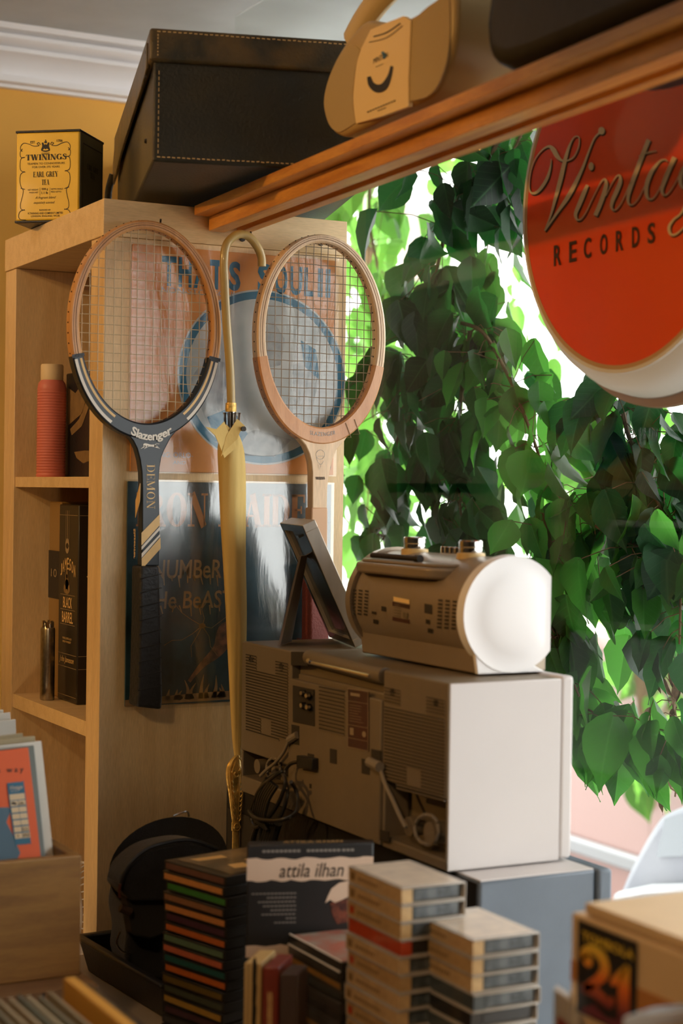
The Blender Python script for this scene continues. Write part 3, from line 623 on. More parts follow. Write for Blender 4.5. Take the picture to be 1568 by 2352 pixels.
def cover(name, label, x0, z1, w_, h_, m):
    r = thing(name, label, 'record sleeve', (x0 + w_ / 2, PY, z1 - h_))
    MB().box(x0, x0 + w_, PY - .0025, PY, z1 - h_, z1).build('card', m, r, bevel=.0008)
    f = frame((x0, PY - .0025, z1 - h_), (w_, 0, 0), (0, 0, h_), (0, -1, 0), .0004)
    return r, f
# plastic sleeve sheet over the artwork
M['film'] = None
def filmmat(f0, st):
    m = bpy.data.materials.new('clear plastic film'); m.use_nodes = True; nt = m.node_tree; N = nt.nodes; L = nt.links
    for n in list(N): N.remove(n)
    out = N.new('ShaderNodeOutputMaterial'); tr = N.new('ShaderNodeBsdfTransparent'); gl = N.new('ShaderNodeBsdfGlossy'); gl.inputs['Roughness'].default_value = .16
    tc = N.new('ShaderNodeTexCoord'); mp = N.new('ShaderNodeMapping'); mp.inputs['Scale'].default_value = (1, 1, .3); mp.inputs['Rotation'].default_value = (0, .3, 0); L.new(tc.outputs['Object'], mp.inputs[0])
    n = N.new('ShaderNodeTexNoise'); n.inputs['Scale'].default_value = 16; n.inputs['Detail'].default_value = 6; n.inputs['Distortion'].default_value = 1.6; L.new(mp.outputs[0], n.inputs['Vector'])
    bp = N.new('ShaderNodeBump'); bp.inputs['Strength'].default_value = st; bp.inputs['Distance'].default_value = .004; L.new(n.outputs['Fac'], bp.inputs['Height']); L.new(bp.outputs[0], gl.inputs['Normal']); pass
    mx = N.new('ShaderNodeMixShader'); L.new(schlick(N, L, f0, bp.outputs[0], 1.6), mx.inputs[0]); L.new(tr.outputs[0], mx.inputs[1]); L.new(gl.outputs[0], mx.inputs[2]); L.new(mx.outputs[0], out.inputs[0])
    return m
M['film'] = filmmat(.045, .45); M['film2'] = filmmat(.11, .3)
M['lp_orange'] = mat('orange print', (.70, .28, .06), .55, var=.25, vscale=18)
M['lp_pale'] = mat('pale print', (.50, .52, .50), .55, c2=(.32, .36, .36), vscale=16)
M['teal'] = mat('teal print', (.01, .14, .24), .5, var=.2, vscale=60)
M['lpblue'] = mat('dark teal cloudy print', (.035, .10, .13), .5, c2=(.008, .022, .028), vscale=14, detail=6)
M['lporange2'] = mat('orange brown ink', (.42, .17, .05), .5)
M['flame'] = mat('tan flame ink', (.40, .24, .10), .5, var=.4, vscale=60)
M['greywash'] = mat('grey smudge ink', (.22, .25, .26), .6, c2=(.42, .44, .43), vscale=60)
r, f = cover('record_cover', 'orange record sleeve with teal block title and ring hung behind the rackets', .823, .3325, .311, .309, M['lp_orange'])
for s, x0, x1 in (('T', .135, .205), ('H', .215, .28), ('A', .288, .36), ('T', .365, .43), ("'", .435, .45), ('S', .458, .515), ('S', .60, .675), ('O', .685, .75), ('U', .762, .825), ('L', .835, .885), ('I', .905, .93), ('I', .945, .97)):
    y1 = .955 - x0 * .0; text_on(s, f, x0, x1, .825 if s != "'" else .92, .958, M['teal'], r, bold=.035)
text_on('NON-STOP SOUL', f, .135, .50, .795, .82, M['greywash'], r)
text_on('FEATURING: ORLO-', f, .02, .295, .065, .088, M['greywash'], r); text_on('AND', f, .20, .26, .035, .05, M['greywash'], r)
flat([disc2(.635, .44, .42, .40, 64)], f, MATS['pale print'], r, 'ring_ground')
flat(arc2(.635, .44, .395, .375, 0, 360, .017, 72), lambda x, y: f(x, y) + V(0, -.0002, 0), M['teal'], r, 'ring')
pa = [[(x / 100, y / 100) for x, y in q] for q in ([(28, 42), (35, 52), (44, 50), (50, 38), (46, 25), (36, 22)], [(62, 62), (68, 70), (74, 62), (72, 50), (64, 48)], [(78, 50), (86, 54), (92, 44), (88, 30), (79, 32)], [(40, 14), (60, 20), (78, 16), (70, 8), (50, 8)])]
flat(pa[:1] + pa[1:], lambda x, y: f(x, y) + V(0, -.0002, 0), M['greywash'], r, 'figure_shapes')
q = [(.36, .25), (.48, .30), (.56, .18), (.50, .10), (.40, .16)]; flat([q, [(.82, .62), (.90, .58), (.92, .44), (.84, .50)]], lambda x, y: f(x, y) + V(0, -.0003, 0), M['teal'], r, 'figure_shapes')
flat([((.90, .03), (.985, .03), (.985, .105), (.90, .105))], f, M['ink'], r, 'label_mark'); text_on('A', lambda x, y: f(x, y) + V(0, -.0002, 0), .915, .97, .045, .095, M['cream'], r, bold=.03, shear=.2)
def film(x0, x1, z0, z1, r, yo=.006, n=26, m='film'):
    mb = MB(); vs = []
    for j in range(n + 1):
        for i in range(n + 1):
            u, v_ = i / n, j / n
            k = noise.noise(V(u * 5 + x0 * 30, v_ * 2.2, z0 * 9)) * .0016 + noise.noise(V(u * 11, v_ * 6, 3)) * .0006
            e = min(u, 1 - u, v_, 1 - v_); k *= min(1, e * 8)
            vs.append(V(x0 + (x1 - x0) * u, PY - yo + k, z0 + (z1 - z0) * v_))
    mb.add(vs, [(j * (n + 1) + i, j * (n + 1) + i + 1, (j + 1) * (n + 1) + i + 1, (j + 1) * (n + 1) + i) for j in range(n) for i in range(n)])
    return mb.build('plastic_sleeve', M[m], r)
film(.820, 1.137, .0215, .336, r)
r, f = cover('record_cover', 'dark teal record sleeve with dripping orange lettering hung below the orange one', .8195, .010, .312, .307, M['lpblue'])
f1 = lambda x, y: f(x, y) + V(0, -.0002, 0)
serif('IRON MAIDEN'.replace('K', ''), f, .04, .97, .80, .95, M['lporange2'], r, 'lettering', 1.1)
def drip(s, x0, x1, y0, y1):
    text_on(s, f1, x0, x1, y0, y1, M['flame'], r, bold=.012, shear=.08)
    flat([g_ for i in range(9) for g_ in stroke2([(x0 + (x1 - x0) * (i + .5 + random.uniform(-.3, .3)) / 9, y0 + .015, .004), (x0 + (x1 - x0) * (i + .5) / 9 + .002, y0 - random.uniform(.01, .04), .002)], 1)], f1, M['flame'], r, 'drips')
drip('NUMBeR', .12, .45, .565, .65); drip('tHe BeAST', .10, .51, .43, .51)
fl = []
for i in range(26):
    x = .20 + i * .03 + random.uniform(-.01, .01); h = random.uniform(.04, .13)
    fl += stroke2([(x, .02, .012), (x + random.uniform(-.012, .012), .02 + h * .5, .007), (x + random.uniform(-.015, .02), .02 + h, .001)], 5)
fl += stroke2([(.0, .015, .014), (.5, .03, .02), (1, .02, .015)], 4)
flat(fl, f1, M['flame'], r, 'flames')
lt = []
for a, n_ in ((20, 4), (75, 3), (150, 4), (200, 4), (250, 3), (310, 3)):
    x, y = .36, .35; p_ = [(x, y, .002)]
    for k in range(n_): x += .05 * math.cos(math.radians(a + random.uniform(-35, 35))); y += .05 * math.sin(math.radians(a + random.uniform(-35, 35))); p_.append((x, y, .0012))
    lt += stroke2(p_, 1)
lt += [disc2(.36, .35, .016, .012)]
flat(lt, f1, M['flame'], r, 'spark')
# generic mottled shape in warm brown in place of the artwork's figure
bl = stroke2([(.30, .10, .008), (.36, .17, .014), (.44, .24, .03), (.48, .32, .045), (.52, .36, .02)], 6)
flat(bl, f1, mat('warm brown smudge', (.32, .14, .07), .5, c2=(.05, .04, .035), vscale=90), r, 'smudge')
flat([stroke2([(.86, .02, .04), (.87, .28, .04)], 1)[0]] , f1, mat('dark red brick print', (.12, .03, .02), .5), r, 'tower_block')
film(.816, 1.134, -.302, .0125, r, m='film2')

# ------------------------------------------------------------------ hooks
def hook(px_, py_, label, y=2.2):
    p = at(px_, py_, Y=y)
    mb = MB().tube([p, p + V(-.003, -.022, .001), p + V(-.004, -.036, -.002), p + V(-.005, -.04, .004)], .0013, 7)
    mb.lathe([(.0045, -.001), (.0045, .001)], tuple(p + V(0, -.001, 0)), 10, ax='Y')
    tag(mb.build('wall_hook', M['gunmetal']), label, 'hook', 'small bent nails in the end panel')
hook(352, 520, 'small bent nail holding up the navy striped racket'); hook(556, 548, 'small bent nail holding the umbrella crook'); hook(736, 558, 'small bent nail holding up the plain wooden racket')

# ------------------------------------------------------------------ rackets
M['leafprint0'] = mat('dark glue line', (.16, .07, .025), .6)
M['ash'] = wood('laminated ash', (.64, .32, .11), (.52, .23, .07), 'Z', .38, 5, .15)
M['ashlight'] = wood('pale ash', (.76, .54, .34), (.66, .44, .25), 'Z', .42, 5, .15)
M['tanwood'] = wood('rubbed tan wood', (.60, .29, .12), (.50, .21, .07), 'Z', .4, 8, .2)
M['navy'] = mat('navy lacquer', (.010, .017, .026), .4, coat=.15, var=.2, vscale=40)
M['blacklac'] = mat('black lacquer', (.012, .012, .012), .25, coat=.6)
M['gold'] = mat('gold paint', (.80, .52, .20), .4, var=.15, vscale=60); M['creampaint'] = mat('cream racket paint', (.74, .68, .58), .4, var=.08, vscale=60)
M['string'] = mat('tan gut string', (.55, .40, .22), .4); M['stringdark'] = mat('dark gut string', (.24, .17, .10), .45)
M['gripblack'] = mat('black grip tape', (.012, .012, .013), .5, bump=.6, bscale=160); M['gripburg'] = mat('burgundy perforated grip', (.16, .03, .02), .6, bump=.6, bscale=300)
M['griptan'] = mat('tan leather', (.66, .40, .24), .55, var=.08, vscale=20)
def racket(label, cx, cz, ax_, az_, wt, ws, wb, yf, dep, upper, lower, a_cut, shaft, shaftm, strm, ns, nm_):
    root = thing('tennis_racket', label, 'racket', (cx, yf + dep / 2, cz - .42))
    def wid(a):  # frame width by angle; a = 90 top, 270 bottom
        s_ = math.sin(math.radians(a)); return ws + (wt - ws) * max(0, s_) ** 2 + (wb - ws) * max(0, -s_) ** 1.6
    def sect(a0, a1, m, name, n, grow=0, y0=0., y1=None):
        mb = MB(); vs = []; y1 = dep if y1 is None else y1
        for k in range(n + 1):
            a = a0 + (a1 - a0) * k / n; r_ = math.radians(a); c_, s_ = math.cos(r_), math.sin(r_); w_ = wid(a)
            nx, nz = c_ / ax_, s_ / az_; l = math.hypot(nx, nz); nx /= l; nz /= l
            bx, bz = cx + ax_ * c_, cz + az_ * s_
            i_ = -grow; o_ = w_ + grow; ch = .0022
            for d, y in ((i_, y0 + ch), (i_ + ch, y0), (o_ - ch, y0), (o_, y0 + ch), (o_, y1 - ch), (o_ - ch, y1), (i_ + ch, y1), (i_, y1 - ch)):
                vs.append(V(bx + nx * d, yf + y, bz + nz * d))
        fs = [(i * 8 + j, i * 8 + (j + 1) % 8, (i + 1) * 8 + (j + 1) % 8, (i + 1) * 8 + j) for i in range(n) for j in range(8)] + [tuple(range(8)), tuple(range(n * 8, n * 8 + 8))[::-1]]
        return mb.add(vs, fs).build(name, m, root)
    if isinstance(a_cut, tuple): al, ar = a_cut
    sect(ar - 360, al, upper, 'head_frame', 60); sect(al, ar, lower, 'lower_frame', 44, .0006, -.0006, dep + .0006)
    # groove lines on the front
    mb = MB()
    def rline(a0, a1, t, hw, e, n=50):
        qs = []
        for k in range(n + 1):
            a = a0 + (a1 - a0) * k / n; r_ = math.radians(a); c_, s_ = math.cos(r_), math.sin(r_)
            nx, nz = c_ / ax_, s_ / az_; l = math.hypot(nx, nz); nx /= l; nz /= l; d = wid(a) * t
            qs.append((cx + ax_ * c_ + nx * d, cz + az_ * s_ + nz * d, hw))
        return stroke2(qs, 1)
    ff = lambda e: (lambda x, z: V(x, yf - e, z))
    flat(rline(ar - 360, al, .42, .0004, 0) + rline(ar - 360, al, .66, .00025, 0), ff(.0003), M['leafprint0'], root, 'laminate_line')
    # strings
    sm = MB(); na, nb = ns
    for i in range(na):
        x = -ax_ + 2 * ax_ * (i + .5) / na; h = az_ * math.sqrt(max(0, 1 - (x / ax_) ** 2)); x += random.uniform(-.0006, .0006)
        sm.tube([(cx + x, yf + dep / 2 + .0004 * math.sin(k * 3), cz - h + 2 * h * k / 12) for k in range(13)], .0006, 5, cap=False)
    for j in range(nb):
        z = -az_ + 2 * az_ * (j + .5) / nb; h = ax_ * math.sqrt(max(0, 1 - (z / az_) ** 2))
        sm.tube([(cx - h + 2 * h * k / 12, yf + dep / 2, cz + z + random.uniform(-.0005, .0005)) for k in range(13)], .0006, 5, cap=False)
    sm.build('strings', strm, root)
    hl = MB()
    for k in range(64):
        a = k / 64 * 2 * PI; nx, nz = math.cos(a) / ax_, math.sin(a) / az_; l = math.hypot(nx, nz); d = wid(math.degrees(a))
        for dd in (-.0003, d + .0004):
            p = V(cx + ax_ * math.cos(a) + nx / l * dd, yf + dep / 2, cz + az_ * math.sin(a) + nz / l * dd)
            hl.tube([p - V(nx, 0, nz) / l * .0004, p + V(nx, 0, nz) / l * .0004], .0011, 6)
    hl.build('string_holes', M['gunmetal'], root)
    sp = MB().prism([V(x, yf + .0012, z) for x, z in shaft], (0, dep - .0024, 0)); sp.build('shaft', shaftm, root, bevel=.0015)
    return root, rline, ff, wid
YF = 2.150
def pxz(x, y, Y=YF): p = at(x, y, Y=Y); return (p.x, p.z)
# navy racket
L_, R_ = pxz(183, 752)[0], pxz(489, 752)[0]; T1, B1 = pxz(322, 524)[1], pxz(350, 974)[1]
c1 = ((L_ + R_) / 2, (T1 + B1) / 2); a1_ = ((R_ - L_) / 2, (T1 - B1) / 2)
sh1 = [pxz(x, y) for x, y in [(262, 962), (272, 974), (293, 997), (306, 1012), (315, 1030), (322, 1056), (326, 1084), (327, 1120), (327, 1226), (326, 1300), (366, 1300), (368, 1206), (366, 1104), (368, 1073), (372, 1050), (379, 1033), (393, 1006), (416, 978), (426, 966), (400, 978), (350, 992), (300, 978)]]
def ang(px_, py_, c, a): p = pxz(px_, py_); return math.degrees(math.atan2((p[1] - c[1]) / a[1], (p[0] - c[0]) / a[0])) % 360
al, ar = ang(170, 822, c1, a1_), ang(505, 832, c1, a1_)
rk, rl, ff, wid = racket('wooden tennis racket with navy throat, cream and gold stripes and black grip', *c1, *a1_, .0118, .0128, .0200, YF, .0185, M['ash'], M['navy'], (al, ar), sh1, M['navy'], M['string'], (17, 21), 0)
aw0, aw1 = ang(268, 952, c1, a1_), ang(420, 956, c1, a1_)
for a0, a1v in ((al + 2, aw0), (aw1, ar - 2)):
    flat(rl(a0, a1v, .30, .0016, 0, 24), ff(.0010), M['gold'], rk, 'gold_stripe'); flat(rl(a0, a1v, .78, .0020, 0, 24), ff(.0010), M['creampaint'], rk, 'cream_stripe')
flat(rl(al - 360 + 360 - .8, al + 1.2, .5, .0085, 0, 2) , ff(.0012), M['black'], rk, 'binding'); flat(rl(ar - 1.2, ar + .8, .5, .0085, 0, 2), ff(.0012), M['black'], rk, 'binding')
# lettering along the curve of the throat
vs, fs = text_polys('Slazenger', .03, 0, .95); bx = max(v[0] for v in vs); by = max(v[1] for v in vs)
pA, pB = pxz(298, 996), pxz(396, 992)
def arcmap(x, y):
    u = x / bx; q_ = pxz(299 + 97 * u, 994 - 2 * u + 16 * (1 - (2 * u - 1) ** 2) - 5); dz = (1 - 2 * u) * -.16
    h = y / by * .0108
    return V(q_[0] - dz * h * 2.0, YF - .0012, q_[1] - .004 + h)
MB().add([arcmap(*v) for v in vs], fs).build('lettering', M['creampaint'], rk, smooth=False)
C1 = lambda x, y: V(*(lambda q_: (q_[0], YF + .0006, q_[1]))(pxz(130 + x * .2551, 900 + y * .2551)))
flat([g_ for g_ in stroke2([(782, 480, 9), (800, 478, 15), (850, 484, 9), (885, 486, 11), (905, 500, 5), (930, 510, 2)], 6)] + stroke2([(800, 485, 7), (780, 500, 4), (760, 512, 2)], 4) + stroke2([(825, 488, 6), (800, 505, 3), (790, 512, 2)], 4) + stroke2([(880, 480, 4), (900, 468, 2), (926, 470, 2)], 4) + stroke2([(880, 490, 6), (900, 488, 4), (920, 505, 2)], 4),
     C1, M['creampaint'], rk, 'leaping_cat_mark')
# DEMON, reading downwards
p0 = C1(812, 652); pu = C1(812, 1056) - p0; pv = C1(886, 652) - p0
serif('DEMON', frame(p0, pu, pv, (0, -1, 0), .0003), 0, 1, 0, 1, M['gold'], rk, 'lettering', .55)
for pts, m_ in (([(765, 1270), (930, 1100), (930, 1200), (765, 1385)], 'gold'), ([(765, 1395), (930, 1212), (932, 1240), (766, 1425)], 'creampaint'), ([(766, 1455), (932, 1280), (934, 1300), (766, 1495)], 'creampaint'), ([(767, 1500), (936, 1310), (938, 1410), (768, 1600)], 'gold')):
    flat([pts], C1, M[m_], rk, 'band')
gp = [pxz(x, y, YF - .004) for x, y in [(322, 1300), (321, 1420), (316, 1600), (314, 1624), (372, 1630), (374, 1600), (370, 1440), (366, 1300)]]
MB().prism([V(x, YF - .004, z) for x, z in gp], (0, .034, 0)).build('grip', M['gripblack'], rk, bevel=.004, seg=3)
wr = MB()
for i in range(9):
    y = 1330 + i * 32; a = at(321 - i * .6, y, Y=YF - .0045); b = at(371, y - 12, Y=YF - .0045); wr.tube([a, b], .0006, 5)
wr.build('wrap_seam', M['black'], rk)
lx = pxz(322, 1240)[0]
sd = frame((lx - .0006, YF + .019, pxz(320, 1330)[1] - .012), (0, 0, .055), (0, -.017, 0), (-1, 0, 0), .0015)
f = frame(V(lx - .0022, YF + .0165, pxz(320, 1215)[1]), V(0, 0, -.040), V(0, .0 + .007, 0), (-1, 0, 0), .0004)
text_on('Slazenger', f, 0, 1, -1, .3, M['gold'], rk, bold=.02)
MB().prism([V(lx - .0005, YF + .001, pxz(320, y)[1]) for y in (1110, 1150)] + [V(lx - .0005, YF + .017, pxz(320, y)[1]) for y in (1190, 1150)], (-.0006, 0, 0)).build('band', M['gold'], rk)

# plain racket
L_, R_ = pxz(611, 762)[0], pxz(868, 762)[0]; T1, B1 = pxz(733, 556)[1], pxz(742, 983)[1]
c2 = ((L_ + R_) / 2, (T1 + B1) / 2); a2_ = ((R_ - L_) / 2, (T1 - B1) / 2)
sh2 = [pxz(x, y) for x, y in [(665, 975), (677, 991), (692, 1010), (703, 1024), (711, 1042), (716, 1062), (718, 1084), (718, 1166), (716, 1300), (750, 1300), (752, 1166), (753, 1119), (757, 1089), (763, 1060), (773, 1034), (792, 1013), (800, 1000), (780, 1008), (742, 1012), (700, 1002)]]
rk2, rl2, ff2, wid2 = racket('plain pale wooden tennis racket with tan lower frame hanging nearest the window', *c2, *a2_, .0118, .0135, .0225, YF, .0195, M['ashlight'], M['tanwood'], (ang(600, 822, c2, a2_), ang(885, 852, c2, a2_)), sh2, M['ashlight'], M['stringdark'], (15, 21), 0)
q0 = lambda x, y: (lambda q_: V(q_[0], YF - .0012, q_[1]))(pxz(x, y))
vs, fs = text_polys('SLAZENGER', 0, 0, 1.15); bx = max(v[0] for v in vs); by = max(v[1] for v in vs)
MB().add([q0(711 + 58 * x / bx, 999 + 4 * (1 - (2 * x / bx - 1) ** 2) - 1.5 - 9 * y / by) for x, y in vs], fs).build('lettering', M['greywash'], rk2, smooth=False)
q1 = lambda x, y: (lambda q_: V(q_[0], YF + .0006, q_[1]))(pxz(560 + x * .2168, 900 + y * .2168))
flat(arc2(812, 665, 45, 50, 0, 360, 1.5, 20) + stroke2([(770, 690, 1.5), (785, 740, 1.5), (820, 770, 1.5), (850, 730, 1.5)], 5) + stroke2([(790, 770, 1.5), (800, 830, 1.5), (820, 780, 1.5)], 1) + stroke2([(780, 680, 1.5), (850, 680, 1.5)], 1), q1, M['greywash'], rk2, 'portrait_sketch')
flat([q_ for i in range(9) for q_ in stroke2([(765 + i * 11, 900, 3), (770 + i * 11, 932 - abs(i - 4), 3)], 1)], q1, M['ink'], rk2, 'signature_mark')
MB().prism([V(*(lambda q_: (q_[0], YF - .001, q_[1]))(pxz(x, y))) for x, y in ((715, 1166), (752, 1166), (751, 1300), (714, 1300))], (0, .022, 0)).build('leather_collar', M['griptan'], rk2, bevel=.002)
MB().prism([V(*(lambda q_: (q_[0], YF - .004, q_[1]))(pxz(x, y))) for x, y in ((711, 1300), (752, 1300), (754, 1640), (708, 1640))], (0, .03, 0)).build('grip', M['gripburg'], rk2, bevel=.003)
for x_, y_ in ((806, 993), (826, 985)):
    a = at(x_ - 12, y_ - 22, Y=YF - .0015); b = at(x_, y_ + 12, Y=YF - .0015); MB().tube([a, b, b + V(0, .02, 0)], .0005, 5).build('loose_string', M['stringdark'], rk2)

# ------------------------------------------------------------------ umbrella
M['umbhandle'] = mat('yellowed bamboo handle', (.52, .36, .12), .35, coat=.3, var=.35, vscale=40, stretch=(1, 1, .2)); M['umbcloth'] = mat('yellow umbrella cloth', (.66, .46, .15), .75, var=.2, vscale=22, bump=.5, bscale=60, stretch=(1, 1, .3))
UY = 2.138
um = thing('umbrella', 'folded pale yellow umbrella with crook handle hanging between the rackets', 'umbrella', tuple(at(545, 1740, Y=UY)))
hp = catmull([tuple(at(x, y, Y=UY)) for x, y in ((531, 935), (528, 850), (520, 740), (516, 660), (514, 600), (521, 560), (545, 539), (570, 543), (590, 566), (600, 590), (601, 612))], 7)
MB().tube(hp, [.0058] * len(hp), 14).build('crook_handle', M['umbhandle'], um)
MB().lathe([(.0075, 0), (.0078, .004), (.0075, .012)], tuple(at(530, 946, Y=UY)), 16).build('collar', M['brass'], um)
tp = at(532, 975, Y=UY); rb = MB()
for k in range(8):
    a = k / 8 * 2 * PI; rb.tube([tp + V(math.cos(a) * .009, math.sin(a) * .009, -.01), tp + V(math.cos(a) * .0105, math.sin(a) * .0105, .014)], .0017, 7); rb.tube([tp + V(math.cos(a) * .0105, math.sin(a) * .0105, .014), tp + V(math.cos(a) * .0105, math.sin(a) * .0105, .016)], .0024, 7)
rb.tube([tp + V(0, 0, -.02), tp + V(0, 0, .02)], .004, 8)
rb.build('rib_tips', M['chrome'], um)
cl = MB(); pr = [(985, 531, 9), (1000, 530, 20), (1018, 530, 27), (1040, 530, 31), (1100, 532, 31), (1200, 534, 29), (1300, 537, 26), (1400, 541, 24), (1500, 543, 21), (1600, 544, 17), (1700, 545, 12), (1738, 546, 8)]
vs = []; SG = 56
for i, (y, x, hw) in enumerate(catmull(pr, 3)):
    c = at(x, y, Y=UY); rr = hw / 1640.
    for k in range(SG):
        a = k / SG * 2 * PI; fo = 1 + .045 * math.sin(3 * a + i * .12) + .03 * math.sin(5 * a - i * .19) + .012 * math.sin(11 * a + i * .5); vs.append(c + V(math.cos(a) * rr * fo, math.sin(a) * rr * .85 * fo, .002 * math.sin(5 * a)))
n_ = len(vs) // SG
cl.add(vs, [(i * SG + k, (i + 1) * SG + k, (i + 1) * SG + (k + 1) % SG, i * SG + (k + 1) % SG) for i in range(n_ - 1) for k in range(SG)] + [tuple(range(SG)), tuple(range((n_ - 1) * SG, n_ * SG))[::-1]])
cl.build('folded_cloth', M['umbcloth'], um)
fp = MB()
def flap(pts, th=.001): 
    P_ = [at(x, y, Y=UY - d) for x, y, d in pts]; fp.prism(P_, (0, th, 0))
flap([(472, 980, .012), (497, 986, .016), (515, 968, .014), (540, 1030, .022), (515, 1052, .03), (503, 1020, .026), (494, 1000, .02)])
flap([(545, 962, .010), (562, 978, .014), (566, 988, .016), (552, 990, .02), (545, 1008, .024), (522, 1030, .026), (508, 1048, .03), (520, 1000, .02)])
flap([(506, 985, .010), (520, 975, .012), (534, 990, .014), (516, 1030, .024), (510, 1045, .026)])
fp.build('cloth_flap', M['umbcloth'], um)
MB().tube([at(558, 985, Y=UY - .018), at(560, 985, Y=UY - .022)], .0035, 10).build('snap_button', M['gunmetal'], um)

# ------------------------------------------------------------------ things on the bookcase shelves
M['pink'] = mat('pink ribbed plastic', (.62, .17, .12), .45); M['creamcap'] = mat('cream cap', (.72, .56, .32), .5)
b_ = thing('bottle', 'pink ribbed plastic bottle with a cream cap on the upper shelf', 'bottle', (.818, 2.525, .0157))
pf = [(.001, 0), (.0215, 0), (.0228, .003)]
for i in range(30):
    z = .004 + i * .0043; pf += [(.0226, z), (.0216, z + .0016), (.0216, z + .0026)]
pf += [(.0222, .134), (.0205, .143), (.016, .149), (.015, .152)]
MB().lathe(pf, (0, 0, 0), 40, cap=False).build('body', M['pink'], b_, local=True); MB().lathe([(.0168, .1475), (.0172, .15), (.0172, .170), (.016, .172), (.001, .172)], (0, 0, 0), 32, cap=False).build('cap', M['creamcap'], b_, local=True)
b_ = thing('carton', 'black carton with tan leaf pattern on the upper shelf beside the pink bottle', 'box', (.86, 2.44, .0157))
MB().box(.842, .885, 2.375, 2.53, .016, .175).build('body', M['black'], b_, bevel=.002)
f = frame((.842, 2.53, .016), (0, -.155, 0), (0, 0, .159), (-1, 0, 0), .0005)
M['leafprint'] = mat('tan leaf print', (.26, .16, .06), .6, var=.3, vscale=60)
flat([[(.08, .86), (.3, .80), (.5, .88), (.62, .74), (.5, .60), (.3, .55), (.1, .50), (.05, .66)], [(.15, .46), (.42, .55), (.7, .78), (.75, .70), (.5, .48), (.2, .40)], [(.28, .24), (.6, .25), (.85, .24), (.82, .16), (.55, .13), (.36, .18)]], f, M['leafprint'], b_, 'leaf_print')
M['whisky'] = mat('black whisky carton', (.022, .017, .012), .42, coat=.2); M['goldink'] = mat('gold ink', (.80, .52, .20), .4); M['greyink'] = mat('grey ink', (.34, .25, .14), .5)
w_ = thing('whisky_carton', 'black whisky carton with gold arched lettering on the lower shelf', 'box', (.875, 2.479, -.3233))
MB().box(.832, .920, 2.434, 2.524, -.3233, -.0255).build('body', M['whisky'], w_, bevel=.002)
H_ = .2978; f = frame((.832, 2.524, -.3233), (0, -.09, 0), (0, 0, H_), (-1, 0, 0), .0005); g_ = frame((.832, 2.434, -.3233), (.088, 0, 0), (0, 0, H_), (0, -1, 0), .0005)
for i, c in enumerate('JAMESON'):
    u = (i + .5) / 7; text_on(c, f, .10 + .8 * (u - .055), .10 + .8 * (u + .05), .625 + .045 * (1 - (2 * u - 1) ** 2), .685 + .045 * (1 - (2 * u - 1) ** 2), M['goldink'], w_, bold=.01)
    text_on(c, g_, .14 + .8 * (u - .055), .14 + .8 * (u + .05), .625 + .045 * (1 - (2 * u - 1) ** 2), .685 + .045 * (1 - (2 * u - 1) ** 2), M['goldink'], w_, bold=.01)
text_on('BLACK', f, .27, .73, .475, .53, M['goldink'], w_, bold=.01); text_on('BARREL', f, .22, .78, .40, .455, M['goldink'], w_, bold=.01)
ln = []
for y, x0, x1 in ((.945, .02, .98), (.24, .02, .98), (.175, .02, .98), (.03, .02, .98), (.54, .12, .88), (.465, .12, .88), (.39, .12, .88)): ln += [((x0, y), (x1, y), (x1, y + .0025), (x0, y + .0025))]
ln += arc2(.45, .79, .09, .027, 0, 360, .012, 24) + stroke2([(.45, .82, .012), (.45, .97, .012)], 1) + stroke2([(.37, .82, .006), (.37, .97, .006)], 1) + stroke2([(.53, .82, .006), (.53, .97, .006)], 1)
flat(ln, f, M['greyink'], w_, 'label_lines'); flat(stroke2([(.38, .59, .03), (.45, .62, .05), (.52, .585, .03)], 5) + [disc2(.45, .60, .08, .022), disc2(.45, .635, .04, .012)] + arc2(.45, .585, .15, .02, 180, 360, .02, 14), f, M['leafprint'], w_, 'barrel_crest')
text_on('TRIPLE DISTILLED', f, .25, .72, .315, .325, M['goldink'], w_); text_on('IRISH WHISKEY', f, .27, .70, .298, .308, M['goldink'], w_); text_on('John Jameson', f, .1, .85, .19, .228, M['goldink'], w_, shear=.4)
flat([((.02, .24), (.98, .24), (.98, .2425), (.02, .2425)), ((.02, .175), (.98, .175), (.98, .1775), (.02, .1775)), ((.02, .945), (.98, .945), (.98, .9475), (.02, .9475))], g_, M['greyink'], w_, 'label_lines')
w_ = thing('whisky_carton', 'tan and black carton mostly hidden behind the black whisky carton', 'box', (.875, 2.555, -.3233))
MB().box(.836, .92, 2.528, 2.585, -.3233, -.022).build('body', mat('tan carton', (.30, .18, .06), .5), w_, bevel=.002)
MB().box(.8352, .8362, 2.5285, 2.5845, -.172, -.098).build('label_band', M['black'], w_); f = frame((.8352, 2.5845, -.172), (0, -.056, 0), (0, 0, .074), (-1, 0, 0), .0004)
text_on('10', f, .25, .75, .45, .62, M['greyink'], w_)
fk = thing('steel_flask', 'slim brushed steel cylinder with a notched cap on the lower shelf', 'flask', (.812, 2.512, -.3233))
MB().lathe([(.001, 0), (.0125, 0), (.0135, .002), (.0135, .107), (.0125, .110), (.001, .110)], (0, 0, 0), 28, cap=False, sx=.8).build('body', mat('brushed steel', (.42, .38, .32), .3, 1, var=.25, vscale=200), fk, local=True)
mb = MB()
for k in range(6): a = k * PI / 3; mb.box(-.002, .002, -.002, .002, .1095, .119 + .002 * (k % 2), Matrix.Translation((math.cos(a) * .007, math.sin(a) * .008, 0)))
mb.lathe([(.008, .1095), (.006, .116), (.001, .118)], (0, 0, 0), 12); mb.build('cap', M['chrome'], fk, local=True)
